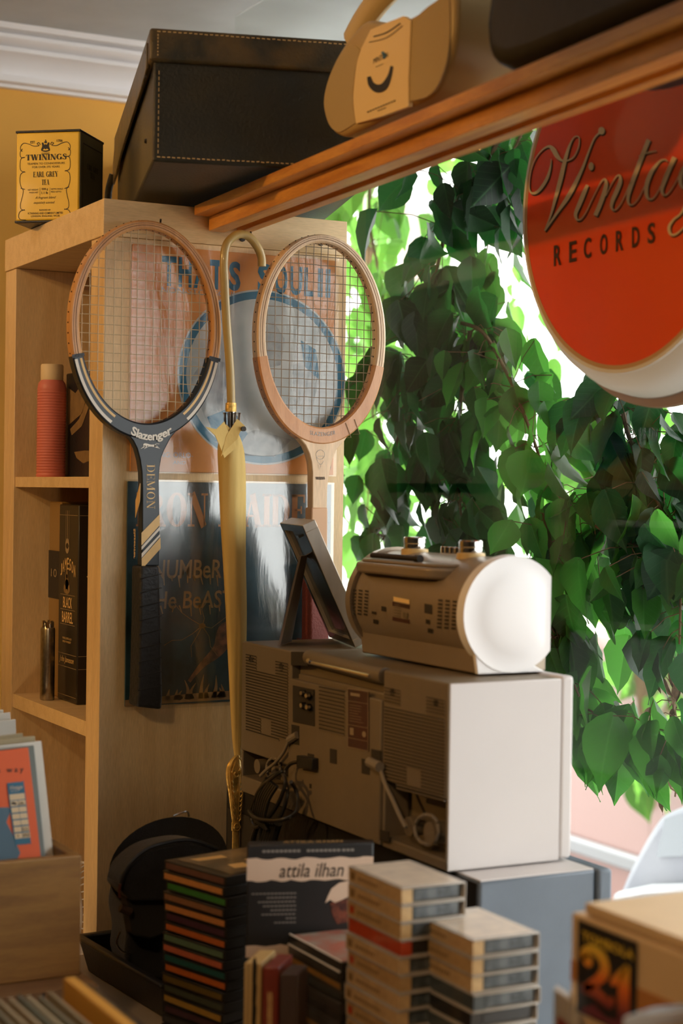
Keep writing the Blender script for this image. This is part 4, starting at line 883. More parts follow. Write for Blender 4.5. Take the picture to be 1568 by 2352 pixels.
# ------------------------------------------------------------------ boombox stereo (back towards us)
M['putty'] = mat('taupe plastic', (.17, .135, .09), .5, var=.06, vscale=60, bump=.1, bscale=700); M['puttyd'] = mat('dark slot', (.03, .024, .018), .7)
M['puttylight'] = mat('pale grey cabinet side', (.56, .53, .525), .5, var=.03, vscale=12)
ZT, ZB, XB, XE = -.2035, -.406, .950, 1.096
YN, YFz = 1.5645, 2.101
st = thing('stereo', 'large taupe stereo system seen from behind with grilles, sockets and cables', 'stereo', ((XB + XE) / 2, 1.83, ZB))
AX = lambda x, y, o=0: at(x, y, X=XB + o)
def yat(px_, py_=1600): return AX(px_, py_).y
ya, yb = yat(668), yat(880)   # joints between the three sections
# near and far speaker sections with a cable recess at the bottom of each
def speaker(y0, y1, zrec, near):
    mb = MB().box(XB, XE, y0, y1, zrec, ZT)
    mb.box(XB + .035, XE, y0, y1, ZB, zrec); mb.box(XB + .001, XB + .035, y0, y0 + .004, ZB, zrec); mb.box(XB + .001, XB + .035, y1 - .004, y1, ZB, zrec); mb.box(XB + .001, XB + .035, y0, y1, ZB, ZB + (.022 if not near else .012))
    return mb
speaker(YN + .0005, yb, AX(1000, 1830).z, True).build('speaker_cabinet', M['putty'], st, bevel=.0025, seg=2)
speaker(ya, YFz, AX(600, 1738).z, False).build('speaker_cabinet', M['putty'], st, bevel=.0025, seg=2)
MB().box(XB + .002, XE + .0, YN, YN + .0035, ZB, ZT - .0005).build('side_panel', M['puttylight'], st, bevel=.0012)
MB().box(XE, XE + .017, YN, YFz, ZB + .001, ZT + .002).build('front_bezel', M['puttylight'], st, bevel=.004, seg=3)
cen = MB().box(XB + .012, XE, yb, ya, ZT - .040, ZT - .001)
cen.box(XB - .003, XE, yb, ya, ZB + .002, ZT - .034); cen.box(XB + .004, XB + .03, yb + .004, ya - .012, ZT - .040, ZT - .027)
cen.build('centre_unit', M['putty'], st, bevel=.002)
def slots(name, x0, x1, rows_, thick=2.6, X=XB, cut=None):
    dk = MB(); rb_ = MB()
    for yl, yr in rows_:
        segs = [(x0, x1)] if cut is None else cut(yl, x0, x1)
        for s0, s1 in segs:
            g0 = yl + (yr - yl) * (s0 - x0) / (x1 - x0); g1 = yl + (yr - yl) * (s1 - x0) / (x1 - x0)
            dk.prism([at(s0, g0, X=X - .0004), at(s1, g1, X=X - .0004), at(s1, g1 + thick, X=X - .0004), at(s0, g0 + thick, X=X - .0004)], (.002, 0, 0))
            rb_.prism([at(s0, g0 + thick, X=X - .0012), at(s1, g1 + thick, X=X - .0012), at(s1, g1 + thick + 2.4, X=X - .0012), at(s0, g0 + thick + 2.4, X=X - .0012)], (.0016, 0, 0))
    dk.build(name, M['puttyd'], st, smooth=False); rb_.build(name + '_ribs', M['putty'], st)
slots('vent_slots', 564, 660, [(1535 + i * 6.6, 1558 + i * 6.9) for i in range(22)], 2.8, cut=lambda y, a, b: [(a, 598), (622, b)] if 1640 < y < 1672 else [(a, b)] if y < 1655 else [(a, 640)])
slots('vent_slots', 564, 588, [(1502 + i * 6.6, 1507 + i * 6.8) for i in range(5)]); slots('vent_slots', 632, 660, [(1518 + i * 6.8, 1524 + i * 6.8) for i in range(5)])
slots('vent_slots', 882, 1020, [(1622 + i * 8.0, 1652 + i * 8.3) for i in range(23)], 3.4, cut=lambda y, a, b: [(a, 932), (966, b)] if 1748 < y < 1790 else [(a, b)] if y < 1770 else [(910, b)])
slots('vent_slots', 882, 918, [(1578 + i * 7.6, 1586 + i * 7.6) for i in range(5)]); slots('vent_slots', 978, 1020, [(1600 + i * 8, 1609 + i * 8) for i in range(5)])
slots('vent_slots', 732, 790, [(1576 + i * 8.6, 1588 + i * 8.8) for i in range(12)], 3.2, X=XB - .003)
dk = MB()
def ell(mb, x, y, rx, ry, X, t=.0015, n=18): mb.prism([at(x + rx * math.cos(2 * PI * k / n), y + ry * math.sin(2 * PI * k / n), X=X) for k in range(n)], (t, 0, 0))
for x, y in ((576, 1514), (645, 1532), (900, 1590), (1000, 1614)): ell(dk, x, y, 5, 9, XB - .0012)
dk.build('screw_wells', M['puttyd'], st)
dk = MB()
def rect(mb, x0, y0, x1, y1, X, t=.0012, sl=.21): mb.prism([at(x0, y0, X=X), at(x1, y0 + (x1 - x0) * sl, X=X), at(x1, y1 + (x1 - x0) * sl, X=X), at(x0, y1, X=X)], (t, 0, 0))
for a in ((672, 1574, 722, 1658), (669, 1664, 686, 1708), (757, 1719, 772, 1752), (830, 1742, 848, 1776), (852, 1720, 873, 1742), (872, 1906, 892, 1930), (706, 1730, 720, 1766), (710, 1800, 714, 1810)): 
    dk = MB(); rect(dk, *a, XB - .0037); dk.build('socket_recess', M['puttyd'], st)
dk = MB(); rect(dk, 668, 1497, 706, 1528, XB - .0006, .002, .02); dk.build('handle_notch', M['puttyd'], st)
jk = MB()
for x, y in ((690, 1592), (702, 1598), (690, 1620), (703, 1624)):
    jk = MB(); ell(jk, x, y, 5, 8, XB - .009, .006); jo = jk.build('jack_socket', M['gunmetal'], st)
    jk = MB(); ell(jk, x, y, 3, 5, XB - .012, .004); jk.build('contact_ring', M['chrome'], jo)
jk = MB(); ell(jk, 717, 1592, 3.5, 7, XB - .0045, .001); ell(jk, 717, 1608, 2, 3, XB - .0045, .001)
jk.build('jack_holes', M['puttyd'], st)
rect(lb := MB(), 798, 1580, 846, 1716, XB - .0042, .0012); M['labelbrown'] = mat('dark rating label', (.045, .035, .03), .45, c2=(.07, .02, .018), vscale=8)
lo = lb.build('rating_label', M['labelbrown'], st)
f = frame(at(798, 1716, X=XB - .0042), at(846, 1726, X=XB - .0042) - at(798, 1716, X=XB - .0042), at(798, 1580, X=XB - .0042) - at(798, 1716, X=XB - .0042), (-1, 0, 0), .0003)
bars = [((.15, .88), (.6, .88), (.6, .93), (.15, .93))] + [((.02, y), (.98, y), (.98, y + .008), (.02, y + .008)) for y in (.78, .38, .16)] + [((.1, .72 - i * .045), (.5 + .4 * random.random(), .72 - i * .045), (.5 + .3 * random.random(), .727 - i * .045), (.1, .727 - i * .045)) for i in range(7)] + [((.12, .22), (.3, .22), (.3, .34), (.12, .34)), disc2(.8, .27, .09, .05)]
bars += [((0.0, 0), (1, 0), (1, .012), (0, .012)), ((0, .985), (1, .985), (1, 1), (0, 1)), ((0, 0), (.025, 0), (.025, 1), (0, 1)), ((.975, 0), (1, 0), (1, 1), (.975, 1))]
flat(bars, f, mat('faded gold ink', (.28, .22, .15), .5), st, 'label_print')
hd = MB().tube([at(711, 1509, X=XB + .005), at(720, 1511, X=XB + .003), at(860, 1548, X=XB + .004), at(884, 1552, X=XB + .006)], .0095, 14); hd.build('carry_handle', M['putty'], st)
MB().tube([at(712, 1521, X=XB - .006), at(848, 1553, X=XB - .006)], .0022, 10).tube([at(708, 1518, X=XB - .006), at(714, 1520, X=XB - .006)], .0036, 10).build('antenna', M['chrome'], st)
cb = MB()
def coil(cx, cy, r, n, X, a0=0): 
    return [tuple(at(cx + r[0] * math.cos(a0 + t * .5) * (1 + .03 * math.sin(t)), cy + r[1] * math.sin(a0 + t * .5), X=X + .004 * math.sin(t * 1.3))) for t in range(n)]
# speaker terminals and grey leads in the two recesses
for x, y, X in ((590, 1760, XB + .004), (628, 1772, XB + .002)): 
    c = at(x, y, X=X); MB().tube([c, c + V(.03, 0, 0)], .0095 if x < 600 else .007, 16).build('terminal_knob', M['putty'], st)
for x, y, X in ((938, 1898, XB + .003), (985, 1914, XB + .001)):
    c = at(x, y, X=X); MB().tube([c, c + V(.03, 0, 0)], .011 if x < 950 else .0125, 16).build('terminal_knob', M['putty'], st)
cb.tube(catmull([tuple(at(x, y, X=XB - .006)) for x, y in ((678, 1690), (664, 1702), (650, 1730), (632, 1752), (612, 1768), (598, 1782))], 6), .0022, 8); GC = mat('grey cable', (.22, .19, .15), .5)
cb.tube([at(664, 1700, X=XB - .006), at(684, 1688, X=XB - .004)], .005, 10); cb.build('speaker_lead', GC, st); cb = MB()
cb.tube(catmull([tuple(at(x, y, X=XB - .006)) for x, y in ((860, 1752), (872, 1766), (884, 1800), (902, 1838), (920, 1878), (932, 1900))], 6), .0026, 8)
cb.tube([at(848, 1750, X=XB - .006), at(872, 1762, X=XB - .008)], .006, 10); cb.build('speaker_lead', GC, st)
MB().tube(coil(980, 1905, (28, 34), 26, XB + .006), .0022, 7).build('lead_coil', GC, st); MB().tube(coil(628, 1765, (16, 24), 26, XB + .004), .0018, 7).build('lead_coil', GC, st)
kb = MB()
kb.tube(catmull([tuple(at(x, y, X=XB - d)) for x, y, d in ((684, 1750, .010), (665, 1756, .014), (652, 1780, .02), (660, 1820, .03), (640, 1880, .03), (600, 1890, .028), (585, 1850, .03), (605, 1800, .03), (640, 1775, .03), (655, 1800, .034), (630, 1860, .036), (590, 1900, .034), (576, 1870, .034), (595, 1815, .036), (632, 1782, .036), (650, 1770, .03))], 7), .0026, 8)
kb.tube(catmull([tuple(at(x, y, X=XB - d)) for x, y, d in ((572, 1862, .04), (590, 1880, .046), (640, 1884, .046), (676, 1868, .03), (684, 1840, .02), (678, 1812, .02), (668, 1796, .03))], 7), .0026, 8)
kb.tube(catmull([tuple(at(x, y, X=XB - d)) for x, y, d in ((600, 1880, .03), (590, 1900, .03), (580, 1930, .03), (576, 1960, .03))], 5), .0035, 8)
for k in range(7): kb.tube(catmull([tuple(at(x + k * 4, y + k * 3, X=XB - .034 - .001 * k)) for x, y in ((612, 1788), (592, 1822), (582, 1870), (590, 1890))], 6), .0024, 7)
for k in range(4): kb.tube([at(620 + k * 6, 1890, X=XB - .03), at(606 + k * 6, 1935, X=XB - .03)], .006, 8)
ko = kb.build('power_cable', mat('glossy black cable', (.02, .02, .02), .3, coat=.3)); tag(ko, 'tangled glossy black power cable bundled behind the stereo', 'cable')
rect(pg := MB(), 680, 1735, 716, 1762, XB - .012, .010); pg.build('mains_plug', M['black'], ko, bevel=.001)
for x0, x1 in ((577, 577), (720, 720)): pass
MB().tube([at(718, 1858, X=XB + .03), at(718, 1872, X=XB + .03)], .004, 8).tube([V(XB + .12, 1.62, ZB), V(XB + .12, 1.62, ZB - .002)], .006, 8).build('foot', M['gunmetal'], st)

# ------------------------------------------------------------------ blue grey cabinet under the stereo
M['bluegrey'] = mat('blue grey metal cabinet', (.115, .145, .185), .5, var=.15, vscale=14)
am = thing('amplifier', 'blue-grey metal cabinet supporting the stereo at its window end', 'amplifier', (1.05, 1.75, -.63))
MB().box(.965, 1.113, 1.520, 2.06, -.628, -.409).build('body', M['bluegrey'], am, bevel=.003)
MB().box(1.115, 1.134, 1.516, 2.06, -.628, -.4085).build('front_panel', M['bluegrey'], am, bevel=.004, seg=3)
MB().box(.9638, .965, 1.524, 2.056, -.626, -.411).build('back_panel', M['black'], am)
hf = thing('hifi_unit', 'black hi-fi unit supporting the far end of the stereo', 'hi-fi', (1.04, 2.12, -.63)); MB().box(.962, 1.13, 2.066, 2.175, -.628, -.4085).build('body', M['black'], hf, bevel=.003)
MB().box(.9605, .962, 2.075, 2.165, -.60, -.44).build('vent_panel', M['puttyd'], hf)
MB().box(.967, 1.112, 1.522, 2.06, -.409, -.4076).build('top_plate', M['puttylight'], am)

# ------------------------------------------------------------------ silver cd radio on the stereo
M['silver'] = mat('silver plastic', (.30, .24, .175), .34, .3, var=.04, vscale=60); M['whiteplastic'] = mat('white speaker end', (.80, .79, .80), .4)
zb = ZT + .0025; cr_ = thing('cd_radio', 'barrel-shaped silver cd radio with white round end on top of the stereo', 'radio', (1.06, 1.75, zb))
yn, yf = 1.612, 1.885
# section (x, z) of the round body, cut flat towards the window
XCn, ZCn, RR = 1.060, zb + .066, .0625
def sec(r, x_cut, flatn=0):
    pts = []
    for k in range(40):
        a = math.radians(40 + k * 280 / 39); pts.append((XCn + r * math.cos(a), ZCn + r * math.sin(a)))
    return [(min(x, x_cut), z) for x, z in pts]
bd = sec(RR, 1.115)
MB().prism([V(x, yn + .012, z) for x, z in bd], (0, yf - yn - .024, 0)).build('body', M['silver'], cr_, bevel=.003)
bs = [(XCn - .045, zb), (XCn + .05, zb), (XCn + .05, zb + .02), (XCn + .02, zb + .05), (XCn - .050, zb + .042)]
MB().prism([V(x, yn + .004, z) for x, z in bs], (0, yf - yn - .008, 0)).build('base', M['silver'], cr_, bevel=.002)
def endring(y, s_, mat_):
    mb = MB(); o_ = sec(RR + .004, 1.118); i_ = [(XCn + (x - XCn) * .80 + .004, ZCn + (z - ZCn) * .80) for x, z in o_]
    n = len(o_); vs = [V(x, y + .014 * -s_, z) for x, z in o_] + [V(x, y, z) for x, z in [(XCn + (x - XCn) * .985, ZCn + (z - ZCn) * .985) for x, z in o_]] + [V(x, y + .001 * -s_, z) for x, z in i_]
    for t in (.86, .6, .3): vs += [V(XCn + (x - XCn) * .8 * t + .004, y + s_ * .005 * (1 - t * t), ZCn + (z - ZCn) * .8 * t) for x, z in o_]
    fs = [(j * n + k, j * n + (k + 1) % n, (j + 1) * n + (k + 1) % n, (j + 1) * n + k) for j in range(5) for k in range(n)] + [tuple(range(5 * n, 6 * n)), tuple(range(n))]
    return mb.add(vs, fs).build('speaker_end', mat_, cr_)
endring(yn - .004, -1, M['whiteplastic']); endring(yf + .004, 1, M['silver'])
MB().prism([V(XCn - .045, yn + .0035, zb), V(XCn + .045, yn + .0035, zb), V(XCn + .02, yn + .0035, zb + .012), V(XCn - .052, yn + .0035, zb + .042)], (0, -.006, 0)).build('base_end', M['whiteplastic'], cr_, bevel=.001)
# lifted disc lid / carrying ledge at the back top
C7 = lambda x, y, X: at(780 + x * .2934, 1230 + y * .2934, X=X)
ld = MB(); zt = ZCn + .036
ldp = catmull([(1.070, 1.662), (1.022, 1.668), (1.000, 1.684), (.9925, 1.71), (.9915, 1.80), (.9935, 1.858), (1.018, 1.872), (1.075, 1.874)], 4)
ld.prism([V(x, y, zt) for x, y in ldp], (0, 0, .013)); ld.build('carry_ledge', M['silver'], cr_, bevel=.003, seg=3)
MB().prism([V(x + .008, y, zt + .013) for x, y in ldp], (0, 0, .004)).build('lid', M['silver'], cr_, bevel=.0015)
an = MB().tube([V(1.012, 1.852, zt + .021), V(1.014, 1.740, zt + .021)], .0035, 10).tube([V(1.014, 1.748, zt + .021), V(1.014, 1.738, zt + .021)], .0048, 10); an.build('antenna', M['gunmetal'], cr_)
for y, x in ((1.822, 1.055), (1.692, 1.055)):
    k_ = MB().lathe([(.0175, 0), (.0165, .009), (.0145, .0095)], (x, y, ZCn + RR - .006), 26); k_.build('knob_collar', M['champ'], cr_)
    MB().lathe([(.0135, .0), (.0140, .002), (.0135, .0065), (.0142, .0075), (.0140, .0135), (.0125, .015), (.001, .015)], (x, y, ZCn + RR + .003), 28, cap=False).build('knob', M['chrome'], cr_)
for y in (1.776, 1.768, 1.757, 1.745, 1.735): MB().lathe([(.005, 0), (.005, .008), (.004, .009), (.001, .009)], (1.07, y, ZCn + RR - .001), 12, cap=False).build('button', M['chrome'], cr_)
# vents, sockets and label on the back: follow the barrel
def onb(px_, py_, e=.0006):
    """point on the barrel's rear surface seen at a photo pixel"""
    lo_, hi = 0.98, XCn
    for _ in range(40):
        X = (lo_ + hi) / 2; p = at(px_, py_, X=X); d = math.hypot(p.x - XCn, p.z - ZCn) - (RR + e)
        if d > 0: lo_ = X
        else: hi = X
    return at(px_, py_, X=(lo_ + hi) / 2)
def bq(mb, x0, y0, x1, y1, sl=.2, e=.0006): mb.quad(*[onb(780 + a * .2934, 1230 + (b + (a - x0) * sl) * .2934, e) for a, b in ((x0, y0), (x1, y0), (x1, y1), (x0, y1))])
for j in range(3):
    vm = MB(); v2 = MB()
    for i in range(8):
        bq(vm, 100 + j * 48 - i * 1.5, 418 + j * 4 + i * 26, 130 + j * 48 - i * 1.5, 432 + j * 4 + i * 26); bq(v2, 770 + j * 56 - i * 1.5, 498 + j * 5 + i * 30, 806 + j * 56 - i * 1.5, 515 + j * 5 + i * 30, .1)
    vm.build('vent_column', M['puttyd'], cr_, smooth=False); v2.build('vent_column', M['puttyd'], cr_, smooth=False)
for a in ((662, 532, 722, 606), (325, 552, 362, 590), (262, 655, 300, 688), (688, 725, 728, 760), (250, 592, 285, 612), (672, 655, 705, 690)): vm = MB(); bq(vm, *a); vm.build('socket', M['puttyd'], cr_, smooth=False)
vm = MB(); bq(vm, 420, 478, 545, 512); vm.build('sticker', M['champ_l'], cr_); vm = MB(); bq(vm, 412, 518, 548, 665); vm.build('rating_label', M['labelbrown'], cr_)
vm = MB(); bq(vm, 495, 600, 530, 645, .2, .001)
for i in range(5): bq(vm, 425, 535 + i * 22, 475, 541 + i * 22, .2, .001)
vm.build('label_print', M['putty'], cr_, smooth=False)

# ------------------------------------------------------------------ picture frame seen from behind
M['framealu'] = mat('brushed silver frame', (.62, .56, .48), .32, .7, var=.12, vscale=90, stretch=(1, 1, .1)); M['frameback'] = mat('black frame back', (.012, .016, .02), .25, coat=.4); M['mdf'] = mat('grey brown board', (.36, .27, .20), .6)
zb = ZT + .0012
pf_ = thing('picture_frame', 'silver picture frame standing with its black back and easel leg towards us', 'picture frame', (1.03, 2.02, zb))
b0, b1 = V(1.046, 1.956, zb), V(1.085, 2.105, zb); up = V(-.0700, .019, .158); nn = (b1 - b0).cross(up).normalized()
if nn.x > 0: nn = -nn
th = -nn * .018
u_ = (b1 - b0)
def fb(a0, a1, c0, c1, d0, d1): return MB().hexa([b0 + u_ * a + up * c + nn * d0 for a, c in ((a0, c0), (a1, c0), (a1, c1), (a0, c1))], [b0 + u_ * a + up * c + nn * d1 for a, c in ((a0, c0), (a1, c0), (a1, c1), (a0, c1))])
mb = MB()
for a in ((0, 1, 0, .06), (0, 1, .94, 1), (0, .07, .06, .94), (.93, 1, .06, .94)): x = fb(*a, -.018, 0); mb.add(x.v, x.f)
mb.build('moulding', M['framealu'], pf_, bevel=.0006)
fb(.07, .93, .06, .94, -.014, -.005).build('back_board', M['frameback'], pf_)
mb = MB()
for a in ((.005, .995, .005, .06), (.005, .995, .94, .995), (.005, .07, .06, .94), (.93, .995, .06, .94)): x = fb(*a, 0, .0006); mb.add(x.v, x.f)
mb.build('back_lip', M['frameback'], pf_)
fb(.44, .56, .88, .90, -.005, -.001).build('hanger', M['chrome'], pf_)
lt_ = at(688, 1262, X=(b0 + u_ * .5 + up * .72).x); l0 = b0 + u_ * .55 + up * .70; lb_ = at(652, 1478, Z=zb + .0)
e = u_.normalized()
w2 = at(664, 1474, Z=zb) - at(638, 1483, Z=zb); l1 = at(638, 1483, Z=zb); t1 = b0 + u_ * .5 + up * .74 + nn * .002
MB().hexa([l1, l1 + w2, l1 + w2 + V(.004, .001, 0), l1 + V(.004, .001, 0)], [t1 - w2 * .35, t1 + w2 * .25, t1 + w2 * .25 + V(.003, 0, 0), t1 - w2 * .35 + V(.003, 0, 0)]).build('easel_leg', M['mdf'], pf_)

# ------------------------------------------------------------------ brass handle, below the umbrella
by_ = 2.12; cz = lambda x, y: at(x, y, Y=by_)
bh = thing('brass_handle', 'ornate gilt brass handle standing below the umbrella tip beside the stereo', 'ornament', tuple(cz(541, 1945) + V(0, 0, -.1)))
def flatlathe(pts, k=.45, seg=20):
    mb = MB(); vs = []
    pp = catmull(pts, 4)
    for y, x, hw in pp:
        c = cz(x, y)
        for j in range(seg): a = 2 * PI * j / seg; vs.append(c + V(math.cos(a) * hw / 1700, math.sin(a) * hw / 1700 * k, 0))
    n = len(pp); return mb.add(vs, [(i * seg + j, (i + 1) * seg + j, (i + 1) * seg + (j + 1) % seg, i * seg + (j + 1) % seg) for i in range(n - 1) for j in range(seg)] + [tuple(range(seg)), tuple(range((n - 1) * seg, n * seg))[::-1]])
flatlathe([(1734, 545, 4), (1740, 542, 10), (1756, 537, 17), (1778, 536, 19), (1800, 537, 17.5), (1830, 539, 14.5), (1860, 540, 12), (1884, 541, 9.5), (1890, 541, 10.5), (1906, 541, 10.5), (1912, 541, 8.5), (1950, 541, 9), (2040, 542, 10), (2130, 543, 9)]).build('shaft', M['brass'], bh)
rl_ = MB()
for sg in (-1, 1):
    rl_.tube(catmull([tuple(cz(540 + sg * w_, y) + V(0, -.006, 0)) for y, w_ in ((1738, 4), (1750, 12), (1778, 16), (1810, 13.5), (1850, 10), (1882, 7.5))], 5), .0011, 6)
    rl_.tube(catmull([tuple(cz(539 + sg * w_, y) + V(0, -.0065, 0)) for y, w_ in ((1744, 2), (1758, 6), (1772, 10), (1800, 8), (1850, 5), (1880, 3))], 5), .0008, 6)
    for y in range(1790, 1880, 11): rl_.tube([tuple(cz(540 + sg * (13 - (y - 1790) * .06), y) + V(0, -.0068, 0)), tuple(cz(540 + sg * (9 - (y - 1790) * .05), y + 6) + V(0, -.0068, 0))], .0010, 6)
    rl_.tube(catmull([tuple(cz(538 + sg * w_, y) + V(0, -.009, 0)) for y, w_ in ((1782, 1), (1776, 6), (1770, 4), (1766, 8), (1772, 12))], 5), .0012, 6)
rl_.tube(catmull([tuple(cz(541 + 7 * math.cos(t), 1898 + 8 * math.sin(t)) + V(0, -.0055, 0)) for t in [k * PI / 4 for k in range(9)]], 2), .0009, 6)
rl_.lathe([(.0018, -.001), (.0012, .001)], tuple(cz(541, 1898) + V(0, -.0055, 0)), 10, ax='Y'); rl_.lathe([(.003, -.002), (.001, .0)], tuple(cz(541, 1772) + V(0, -.009, 0)), 12, ax='Y')
rl_.build('relief', M['brass'], bh)

# ------------------------------------------------------------------ counter, tray, pouch
ZK = -.63
ct = MB().box(.622, 1.268, .2, 2.198, ZK - .03, ZK).build('counter', M['counter']); tag(ct, 'beige counter top under the stacks, running along the window', 'counter')
cs = MB().box(.64, 1.26, .25, 2.19, ZF, ZK - .031).build('base_cabinet', M['cab']); tag(cs, 'brown wooden base cabinet below the beige counter top', 'cabinet')
tr = thing('plastic_tray', 'small black plastic tray with flared rim on the counter', 'tray', (.83, 2.0, ZK))
r0 = [at(180, 2150, Z=-.585), at(372, 2262, Z=-.585)]; ra, rb2 = r0[0], r0[1]; e1 = (rb2 - ra); e2 = V(-e1.y, e1.x, 0).normalized() * .22
def lp4(k, z): 
    c = ra + e1 / 2 + e2 / 2; return [V(c.x + s * e1.x / 2 * k[0] + t * e2.x / 2 * k[1], c.y + s * e1.y / 2 * k[0] + t * e2.y / 2 * k[1], z) for s, t in ((-1, -1), (1, -1), (1, 1), (-1, 1))]
zz = [((1.04, 1.05), -.589), ((1.04, 1.05), -.583), ((.94, .95), -.583), ((.86, .90), ZK + .004), ((.0, .0), ZK + .004)]
mb = MB(); vs = []
for k, z in [((.90, .92), ZK + .0005), ((1.0, 1.0), -.589)] + zz: vs += lp4(k, z)
fs = [(i * 4 + j, i * 4 + (j + 1) % 4, (i + 1) * 4 + (j + 1) % 4, (i + 1) * 4 + j) for i in range(6) for j in range(4)] + [(3, 2, 1, 0)]
mb.add(vs, fs).build('body', M['black'], tr, bevel=.003, seg=2)
pc = thing('camera_pouch', 'black zipped pouch with domed lid open, standing in the tray', 'pouch', (.88, 2.02, ZK + .005))
# body
def pcx(x, y, d): return at(x, y, Y=d)
py0 = 2.0
MB().prism([pcx(x, y, py0) for x, y in catmull([(292, 2062), (288, 2100), (296, 2150), (292, 2200), (310, 2236), (350, 2250), (420, 2252), (470, 2240), (482, 2180), (480, 2080), (470, 2020), (400, 2010), (330, 2026), (292, 2062)], 3)[:-1]], (0, .07, 0)).build('body', M['blackmatte'], pc, bevel=.01, seg=3)
dm = MB(); vs = []; NR = 12; SG = 40
c = pcx(388, 1985, 2.02)
# domed lid: an oval shell tilted back
tl = Matrix.Rotation(math.radians(-62), 3, 'X'); yw = Matrix.Rotation(math.radians(-14), 3, 'Y')
for i in range(NR + 1):
    ph = i / NR * PI / 2
    for k in range(SG):
        a = 2 * PI * k / SG; p = V(.079 * math.cos(a) * math.cos(ph) ** .7, .062 * math.sin(a) * math.cos(ph) ** .7, -.030 * math.sin(ph)); p = yw @ (tl @ p); vs.append(c + V(p.x * 1.02, -p.y * .6, p.z) + V(0, 0, .0))
dm.add(vs, [(i * SG + k, i * SG + (k + 1) % SG, (i + 1) * SG + (k + 1) % SG, (i + 1) * SG + k) for i in range(NR) for k in range(SG)] + [tuple(range(SG))[::-1]])
dm.build('domed_lid', M['blackmatte'], pc)
z_ = [tuple(pcx(x, y, 1.955)) for x, y in ((276, 2040), (290, 1995), (330, 1955), (380, 1936), (440, 1930), (500, 1950))]
MB().tube(catmull(z_, 6), .0026, 8).build('zip', M['black'], pc)
MB().prism([pcx(x, y, 1.958) for x, y in catmull([(274, 2040), (288, 1996), (330, 1958), (380, 1940), (440, 1934), (505, 1950)], 4) + [(505, 2060), (400, 2070), (300, 2070)]], (0, .05, 0)).build('front_panel', M['blackmatte'], pc, bevel=.006)
MB().tube(catmull([tuple(pcx(x, y, 1.95)) for x, y in ((276, 2030), (274, 2045), (275, 2062))], 4), .0018, 6).build('zip_pull', mat('reddish pull cord', (.10, .03, .015), .6), pc)
MB().tube(catmull([tuple(pcx(x, y, 1.96)) for x, y in ((398, 1874), (412, 1868), (430, 1864), (434, 1876))], 4), .0012, 6).build('strap_ring', M['chrome'], pc)
MB().prism([pcx(x, y, 1.97) for x, y in ((290, 2045), (330, 2015), (400, 2012), (400, 2140), (345, 2160), (306, 2150))], (0, .03, 0)).build('side_pocket', mat('charcoal fabric', (.022, .021, .018), .8), pc, bevel=.004)
MB().tube(catmull([tuple(pcx(x, y, 1.955)) for x, y in ((276, 2140), (268, 2165), (280, 2185), (300, 2190))], 4), .0012, 6).build('buckle_wire', M['chrome'], pc)
MB().tube([pcx(276, 2085, 1.965), pcx(300, 2095, 1.965)], .005, 8).build('tab', mat('brown tab', (.05, .025, .012), .7), pc)

# ------------------------------------------------------------------ CD cases, left stack with coloured spines
M['cdblack'] = mat('black cd tray plastic', (.02, .018, .015), .3, coat=.4)
M['clearcase'] = glass('clear case plastic', (.96, .95, .93), None, .05)
na, nb2 = V(.727, 1.813, 0), V(.756, 1.706, 0); ee = (nb2 - na); ew = V(-ee.y, ee.x, 0).normalized() * .124
if ew.x < 0: ew = -ew
cdcols = [('dark mauve', (.16, .07, .05)), ('bright orange', (.62, .26, .07)), ('green', (.05, .22, .04)), ('dull brown', (.28, .13, .06)), ('orange', (.60, .24, .07)), ('purple', (.08, .03, .05)), ('red-orange', (.56, .14, .03)), ('sage green', (.12, .19, .11)), ('coral', (.52, .13, .06)),
          ('teal', (.02, .10, .09)), ('deep orange', (.55, .13, .02)), ('olive', (.16, .10, .02)), ('grey green', (.07, .08, .05)), ('mustard', (.42, .24, .04)), ('plum', (.07, .03, .04)), ('dark grey', (.05, .05, .05)), ('cream', (.4, .33, .22)), ('black', (.02, .02, .02)), ('brick', (.3, .08, .03)), ('pale blue', (.15, .2, .24))]
ordn = ['topmost', 'second', 'third', 'fourth', 'fifth', 'sixth', 'seventh', 'eighth', 'ninth', 'tenth', 'eleventh', 'twelfth', 'thirteenth', 'fourteenth', 'fifteenth', 'sixteenth', 'seventeenth', 'eighteenth', 'nineteenth', 'twentieth']
zt = -.4225
first = None
M['cdart'] = mat('brown cd cover art', (.30, .20, .10), .35, c2=(.06, .05, .035), vscale=28, coat=.5)
pitch = .0116
